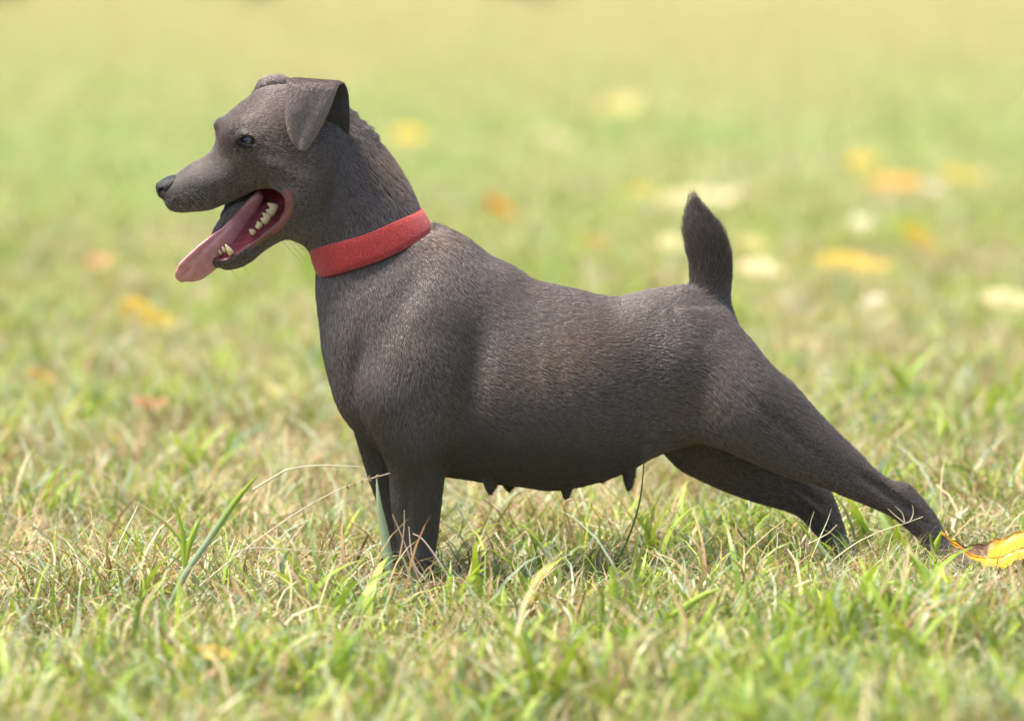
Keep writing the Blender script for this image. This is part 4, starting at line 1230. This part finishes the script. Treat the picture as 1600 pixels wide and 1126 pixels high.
# ------------------------------------------------------------------ single blades and stems that stand out
def ribbon(name, pts, widths, cols, mat, fold=.25, face=(0, 1, 0), parent=None):
    """blade of grass along image points (u, v, Y): two sloped halves with thickness"""
    W = np.array([ray(*p) for p in pts]); n0 = len(W)
    Qx = np.vstack([2 * W[0] - W[1], W, 2 * W[-1] - W[-2]]); C = []; ww = []; cc = []
    for i in range(1, len(Qx) - 2):
        for t in np.arange(7) / 7:
            p0, p1, p2, p3 = Qx[i - 1:i + 3]
            C.append(.5 * (2 * p1 + (p2 - p0) * t + (2 * p0 - 5 * p1 + 4 * p2 - p3) * t * t + (3 * p1 - p0 - 3 * p2 + p3) * t ** 3))
            ww.append(widths[i - 1] * (1 - t) + widths[i] * t); cc.append(np.array(cols[i - 1]) * (1 - t) + np.array(cols[i]) * t)
    C.append(W[-1]); ww.append(widths[-1]); cc.append(cols[-1])
    C = np.array(C); T = np.gradient(C, axis=0); T /= np.linalg.norm(T, axis=1)[:, None]
    sd_ = np.cross(T, np.array(face)); sd_ /= np.linalg.norm(sd_, axis=1)[:, None] + 1e-9
    up = np.cross(sd_, T)
    V_ = []
    for p, s, u_, w in zip(C, sd_, up, ww):
        w = w * .85 * S / 2
        V_ += [p - s * w + u_ * w * fold, p, p + s * w + u_ * w * fold, p + s * w + u_ * (w * fold + .0003), p + u_ * .0004, p - s * w + u_ * (w * fold + .0003)]
    m = len(C); F_ = []
    for i in range(m - 1):
        for j in range(6): F_.append((i * 6 + j, i * 6 + (j + 1) % 6, (i + 1) * 6 + (j + 1) % 6, (i + 1) * 6 + j))
    o = mesh_obj(name, V_, F_, mat, parent); attr_color(o.data, 'tint', np.repeat(np.array(cc), 6, axis=0))
    return o
g1, g2, bl_, st_ = (.44, .58, .07), (.36, .50, .07), (.42, .52, .33), (.66, .58, .38)
wh, br_ = (.60, .54, .38), (.38, .24, .13)
def blade(lab, pts, widths, cols, mat=None, cat='grass blade', group='single grass blades standing out of the turf'):
    o = ribbon('grass_blade', pts, widths, cols, mat or grass_m); tag(o, lab, cat, group); return o
blade('pale blue-green pointed blade standing upright in front of the far foreleg', [(611, 905, -.13), (606, 872, -.13), (600, 830, -.13), (592, 785, -.13), (588, 742, -.128)], [8, 17, 16, 9, 1], [bl_, bl_, bl_, bl_, (.55, .58, .45)])
blade('longest slanting green blade in the lower left, blue-green towards its foot', [(247, 985, -.3), (285, 905, -.3), (325, 845, -.3), (368, 783, -.3), (402, 742, -.3)], [6, 11, 12, 11, 3], [bl_, bl_, bl_, g2, g1])
blade('upright green blade in the tuft left of the longest slanting blade', [(288, 885, -.28), (287, 860, -.28), (284, 830, -.28), (272, 778, -.28)], [8, 12, 9, 1], [g1, g1, g1, g2])
blade('short green blade leaning right in the tuft left of the longest slanting blade', [(290, 882, -.28), (296, 850, -.28), (306, 825, -.28), (316, 803, -.28)], [6, 11, 9, 1], [g1, g1, g1, g1])
blade('thin yellow-green blade of the lower left tuft that leans to the left', [(284, 845, -.28), (262, 820, -.28), (232, 797, -.28), (208, 782, -.28)], [5, 6, 4, 1], [g1, (.5, .48, .15), (.6, .52, .2), st_])
blade('bright yellow-green blade standing straight up at the bottom middle', [(962, 972, -.38), (961, 945, -.38), (959, 915, -.38), (955, 882, -.38)], [12, 18, 17, 2], [g2, g1, (.42, .58, .06), g1])
blade('broad bright blade leaning right, second from the bottom middle', [(1020, 985, -.4), (1060, 955, -.4), (1100, 930, -.4), (1128, 918, -.4)], [8, 13, 11, 1], [g2, g1, g1, g1])
blade('bright blade in front of the nearer hind paw', [(1456, 895, -.02), (1458, 870, -.02), (1464, 850, -.02), (1472, 828, -.02)], [10, 15, 14, 2], [g1, (.42, .58, .06), g1, g1])
blade('dark green blade crossing in front of the bright blade at the nearer hind paw', [(1474, 895, -.025), (1462, 872, -.025), (1456, 850, -.025), (1453, 832, -.025)], [6, 9, 7, 1], [g2, g2, (.16, .27, .05), g2])
blade('broad bright blade standing below the large yellow leaf', [(1520, 925, -.1), (1524, 908, -.1), (1529, 890, -.1), (1534, 872, -.1)], [12, 19, 17, 3], [g1, (.44, .6, .06), (.42, .58, .06), g1])
blade('short bright blade between the two hind paws', [(1266, 902, -.1), (1264, 888, -.1), (1258, 870, -.1)], [9, 12, 2], [g1, (.42, .58, .06), g1])
blade('slanting blue-green blade in front of the far hind paw', [(1318, 902, -.02), (1292, 868, -.02), (1266, 838, -.02), (1241, 808, -.02)], [9, 11, 8, 1], [bl_, bl_, g2, g2])
blade('bright leaning blade at the lower right between the hind paws and the photo edge', [(1352, 945, -.25), (1372, 925, -.25), (1390, 913, -.25), (1406, 905, -.25)], [9, 13, 11, 1], [g1, g1, (.42, .58, .06), g1])
blade('pale grey-green blade lying flat right of the front paws', [(905, 975, -.35), (870, 958, -.35), (852, 945, -.35), (842, 938, -.35)], [4, 13, 10, 2], [bl_, (.5, .56, .42), bl_, bl_])
blade('blue-green pair blade pointing right under the belly, the longer one', [(868, 880, -.06), (852, 862, -.06), (838, 843, -.06), (820, 826, -.06)], [6, 8, 6, 1], [bl_, bl_, g2, g2])

def tube(name, pts, r, mat, col, parent=None, n=5):
    W = np.array([ray(*p) for p in pts]); Qx = np.vstack([2 * W[0] - W[1], W, 2 * W[-1] - W[-2]]); C = []
    for i in range(1, len(Qx) - 2):
        for t in np.arange(6) / 6:
            p0, p1, p2, p3 = Qx[i - 1:i + 3]
            C.append(.5 * (2 * p1 + (p2 - p0) * t + (2 * p0 - 5 * p1 + 4 * p2 - p3) * t * t + (3 * p1 - p0 - 3 * p2 + p3) * t ** 3))
    C.append(W[-1]); C = np.array(C); T = np.gradient(C, axis=0); T /= np.linalg.norm(T, axis=1)[:, None]
    a = np.cross(T, (0, 1, 0)); a /= np.linalg.norm(a, axis=1)[:, None]; b = np.cross(T, a)
    V_ = []; m = len(C)
    for i in range(m):
        rr = r * (1 - .6 * i / m)
        for j in range(n):
            t = 2 * math.pi * j / n; V_.append(C[i] + (a[i] * math.cos(t) + b[i] * math.sin(t)) * rr)
    F_ = [(i * n + j, i * n + (j + 1) % n, (i + 1) * n + (j + 1) % n, (i + 1) * n + j) for i in range(m - 1) for j in range(n)]
    o = mesh_obj(name, V_, F_, mat, parent); attr_color(o.data, 'tint', np.tile(np.array(col), (len(V_), 1)))
    return o, C
def seeds(C, i0, i1, n, ln, col, parent, name='seed_head', spread=.8):
    V_ = []; F_ = []
    T = np.gradient(C, axis=0)
    for k in range(n):
        i = int(i0 + (i1 - i0) * k / n); p = C[i]; t = T[i] / np.linalg.norm(T[i])
        d = t + np.array([lr.normal(0, .2), lr.normal(0, .4), (1 if k % 2 else -1) * spread + lr.normal(0, .15)]); d /= np.linalg.norm(d)
        s = np.cross(d, (0, 1, 0)); s /= np.linalg.norm(s); w = ln * .16; q = len(V_)
        V_ += [p, p + d * ln * .5 + s * w, p + d * ln * .5 - s * w, p + d * ln * .5 + np.array([0, -w, 0]), p + d * ln]
        F_ += [(q, q + 1, q + 3, q + 3), (q, q + 3, q + 2, q + 2), (q, q + 2, q + 1, q + 1), (q + 4, q + 3, q + 1, q + 1), (q + 4, q + 2, q + 3, q + 3), (q + 4, q + 1, q + 2, q + 2)]
    me = bpy.data.meshes.new(name); me.from_pydata([tuple(v) for v in V_], [], [f[:3] for f in F_]); me.materials.append(straw_m)
    o = bpy.data.objects.new(name, me); COL.objects.link(o); o.parent = parent
    attr_color(me, 'tint', np.tile(np.array(col), (len(V_), 1)))
def stalk(lab, pts, r, col, seed=None, extra=()):
    root = bpy.data.objects.new('seed_stalk', None); COL.objects.link(root)
    o, C = tube('stem', pts, r, straw_m, col, root)
    if seed: seeds(C, int(seed[0] * (len(C) - 1)), int(seed[1] * (len(C) - 1)), seed[2], seed[3], seed[4], root)
    for e_ in extra: tube('side_branch', e_, r * .8, straw_m, col, root)
    tag(root, lab, 'grass stalk', 'dry seed stalks among the grass'); return root
stalk('long pale seed stalk rising to the far foreleg, ending in a comb of seeds', [(312, 915, -.24), (345, 888, -.24), (400, 845, -.22), (470, 797, -.2), (540, 760, -.18), (609, 739, -.16)], .0009, wh, (.80, .99, 22, .0042, br_))
stalk('white feathery stalk lying almost level left of the front paws', [(365, 868, -.26), (390, 856, -.26), (450, 858, -.26), (520, 863, -.26), (580, 868, -.26)], .0007, (.52, .46, .33), (0, .12, 14, .006, wh))
stalk('smooth whitish stalk bowing level across the grass in front of the chest', [(395, 765, -.2), (430, 744, -.2), (452, 733, -.2), (500, 727, -.2), (562, 729, -.2)], .0011, (.55, .55, .38))
stalk('straw-coloured stalk with a forked tip crossing in front of the near hind shank', [(1300, 876, -.12), (1335, 850, -.12), (1375, 830, -.12), (1412, 818, -.12), (1442, 807, -.12)], .0008, st_, None,
      [[(1414, 817, -.12), (1400, 806, -.12), (1387, 794, -.12)], [(1414, 817, -.12), (1410, 802, -.12), (1399, 791, -.12)], [(1422, 815, -.12), (1427, 802, -.12), (1426, 789, -.12)]])
stalk('forked straw stalk in front of the far hind paw', [(1262, 850, -.06), (1278, 842, -.06), (1295, 832, -.06), (1308, 819, -.06)], .0007, st_, None, [[(1268, 846, -.06), (1266, 820, -.06), (1272, 799, -.06)]])
stalk('brown bent stalk hooking over under the middle teat', [(893, 850, -.1), (884, 820, -.1), (881, 795, -.1), (886, 782, -.1), (905, 780, -.1), (924, 785, -.1)], .0009, (.42, .26, .13), None, [[(924, 785, -.1), (925, 797, -.1)]])
stalk('dark green stem rising behind the rearmost teat', [(960, 885, .02), (982, 840, .02), (998, 790, .02), (1004, 750, .02), (1006, 722, .02)], .0013, (.16, .20, .05))
stalk('pair of crossed dry stalks leaning on the near foreleg', [(655, 905, -.14), (642, 875, -.14), (628, 838, -.14), (613, 803, -.14)], .0012, (.5, .38, .26), None, [[(625, 870, -.14), (631, 832, -.14), (632, 796, -.14)]])
stalk('pale dry stalk standing upright against the middle of the near foreleg', [(664, 905, -.15), (649, 885, -.15), (642, 855, -.15), (639, 822, -.15)], .0011, (.62, .55, .42))
stalk('whitish blade-like stalk arching over the lower near foreleg', [(700, 900, -.15), (680, 868, -.15), (660, 842, -.15), (645, 833, -.15)], .0013, (.62, .50, .44))

# ------------------------------------------------------------------ bushes at the far end of the meadow
bush_leaf, nt, out = new_mat('bush_foliage')
b = principled(nt, out, (.05, .08, .025), .6, .3)
bark_m = skin_mat('bush_bark', (.10, .07, .05), .9, .2, .6, 60)
def bush(u, v, wid, hgt, lab, seed):
    x, y, z = on_ground(u, v); r = np.random.default_rng(seed)
    root = bpy.data.objects.new('bush', None); COL.objects.link(root); root.location = (x, y, float(ground_z(x, y)) - .02)
    V_ = []; F_ = []
    lob = [(r.uniform(-.5, .5) * wid, r.uniform(-.3, .3) * wid, r.uniform(.25, .8) * hgt, r.uniform(.2, .36) * wid) for _ in range(9)]
    for k in range(1500):
        cx, cy, cz, cr_ = lob[r.integers(9)]
        d = r.normal(0, 1, 3); d /= np.linalg.norm(d); p = np.array([cx, cy, cz]) + d * cr_ * r.uniform(.5, 1.05)
        p[2] = abs(p[2]); a = r.normal(0, 1, 3); a /= np.linalg.norm(a); b_ = np.cross(a, d); b_ /= np.linalg.norm(b_) + 1e-6
        s1 = r.uniform(.04, .09); q = len(V_)
        V_ += [p - a * s1, p + b_ * s1 * .5, p + a * s1, p - b_ * s1 * .5]; F_.append((q, q + 1, q + 2, q + 3))
    mesh_obj('foliage', V_, F_, bush_leaf, root, smooth=False)
    VS = []; FS = []
    for k in range(5):
        a = r.uniform(0, 6.28); q = len(VS)
        for i in range(4):
            t = i / 3; c = np.array([math.cos(a), math.sin(a), 0]) * t * wid * .25 + np.array([0, 0, t * hgt * .7])
            for j in range(5): VS.append(c + np.array([math.cos(j * 1.257), math.sin(j * 1.257), 0]) * (.03 * (1 - .6 * t)))
        for i in range(3):
            for j in range(5): FS.append((q + i * 5 + j, q + i * 5 + (j + 1) % 5, q + (i + 1) * 5 + (j + 1) % 5, q + (i + 1) * 5 + j))
    mesh_obj('stems', VS, FS, bark_m, root)
    tag(root, lab, 'bush', 'dark bushes at the far end of the meadow')
bush(840, 1.5, 1.5, 1.4, 'dark bush whose blurred foot shows at the top edge above the dog\'s back', 1)
bush(20, 4, .9, 1.1, 'dark bush at the top left corner of the photo', 2)
bush(385, -1, .9, 1.0, 'small dark bush at the top edge left of the ears', 3)
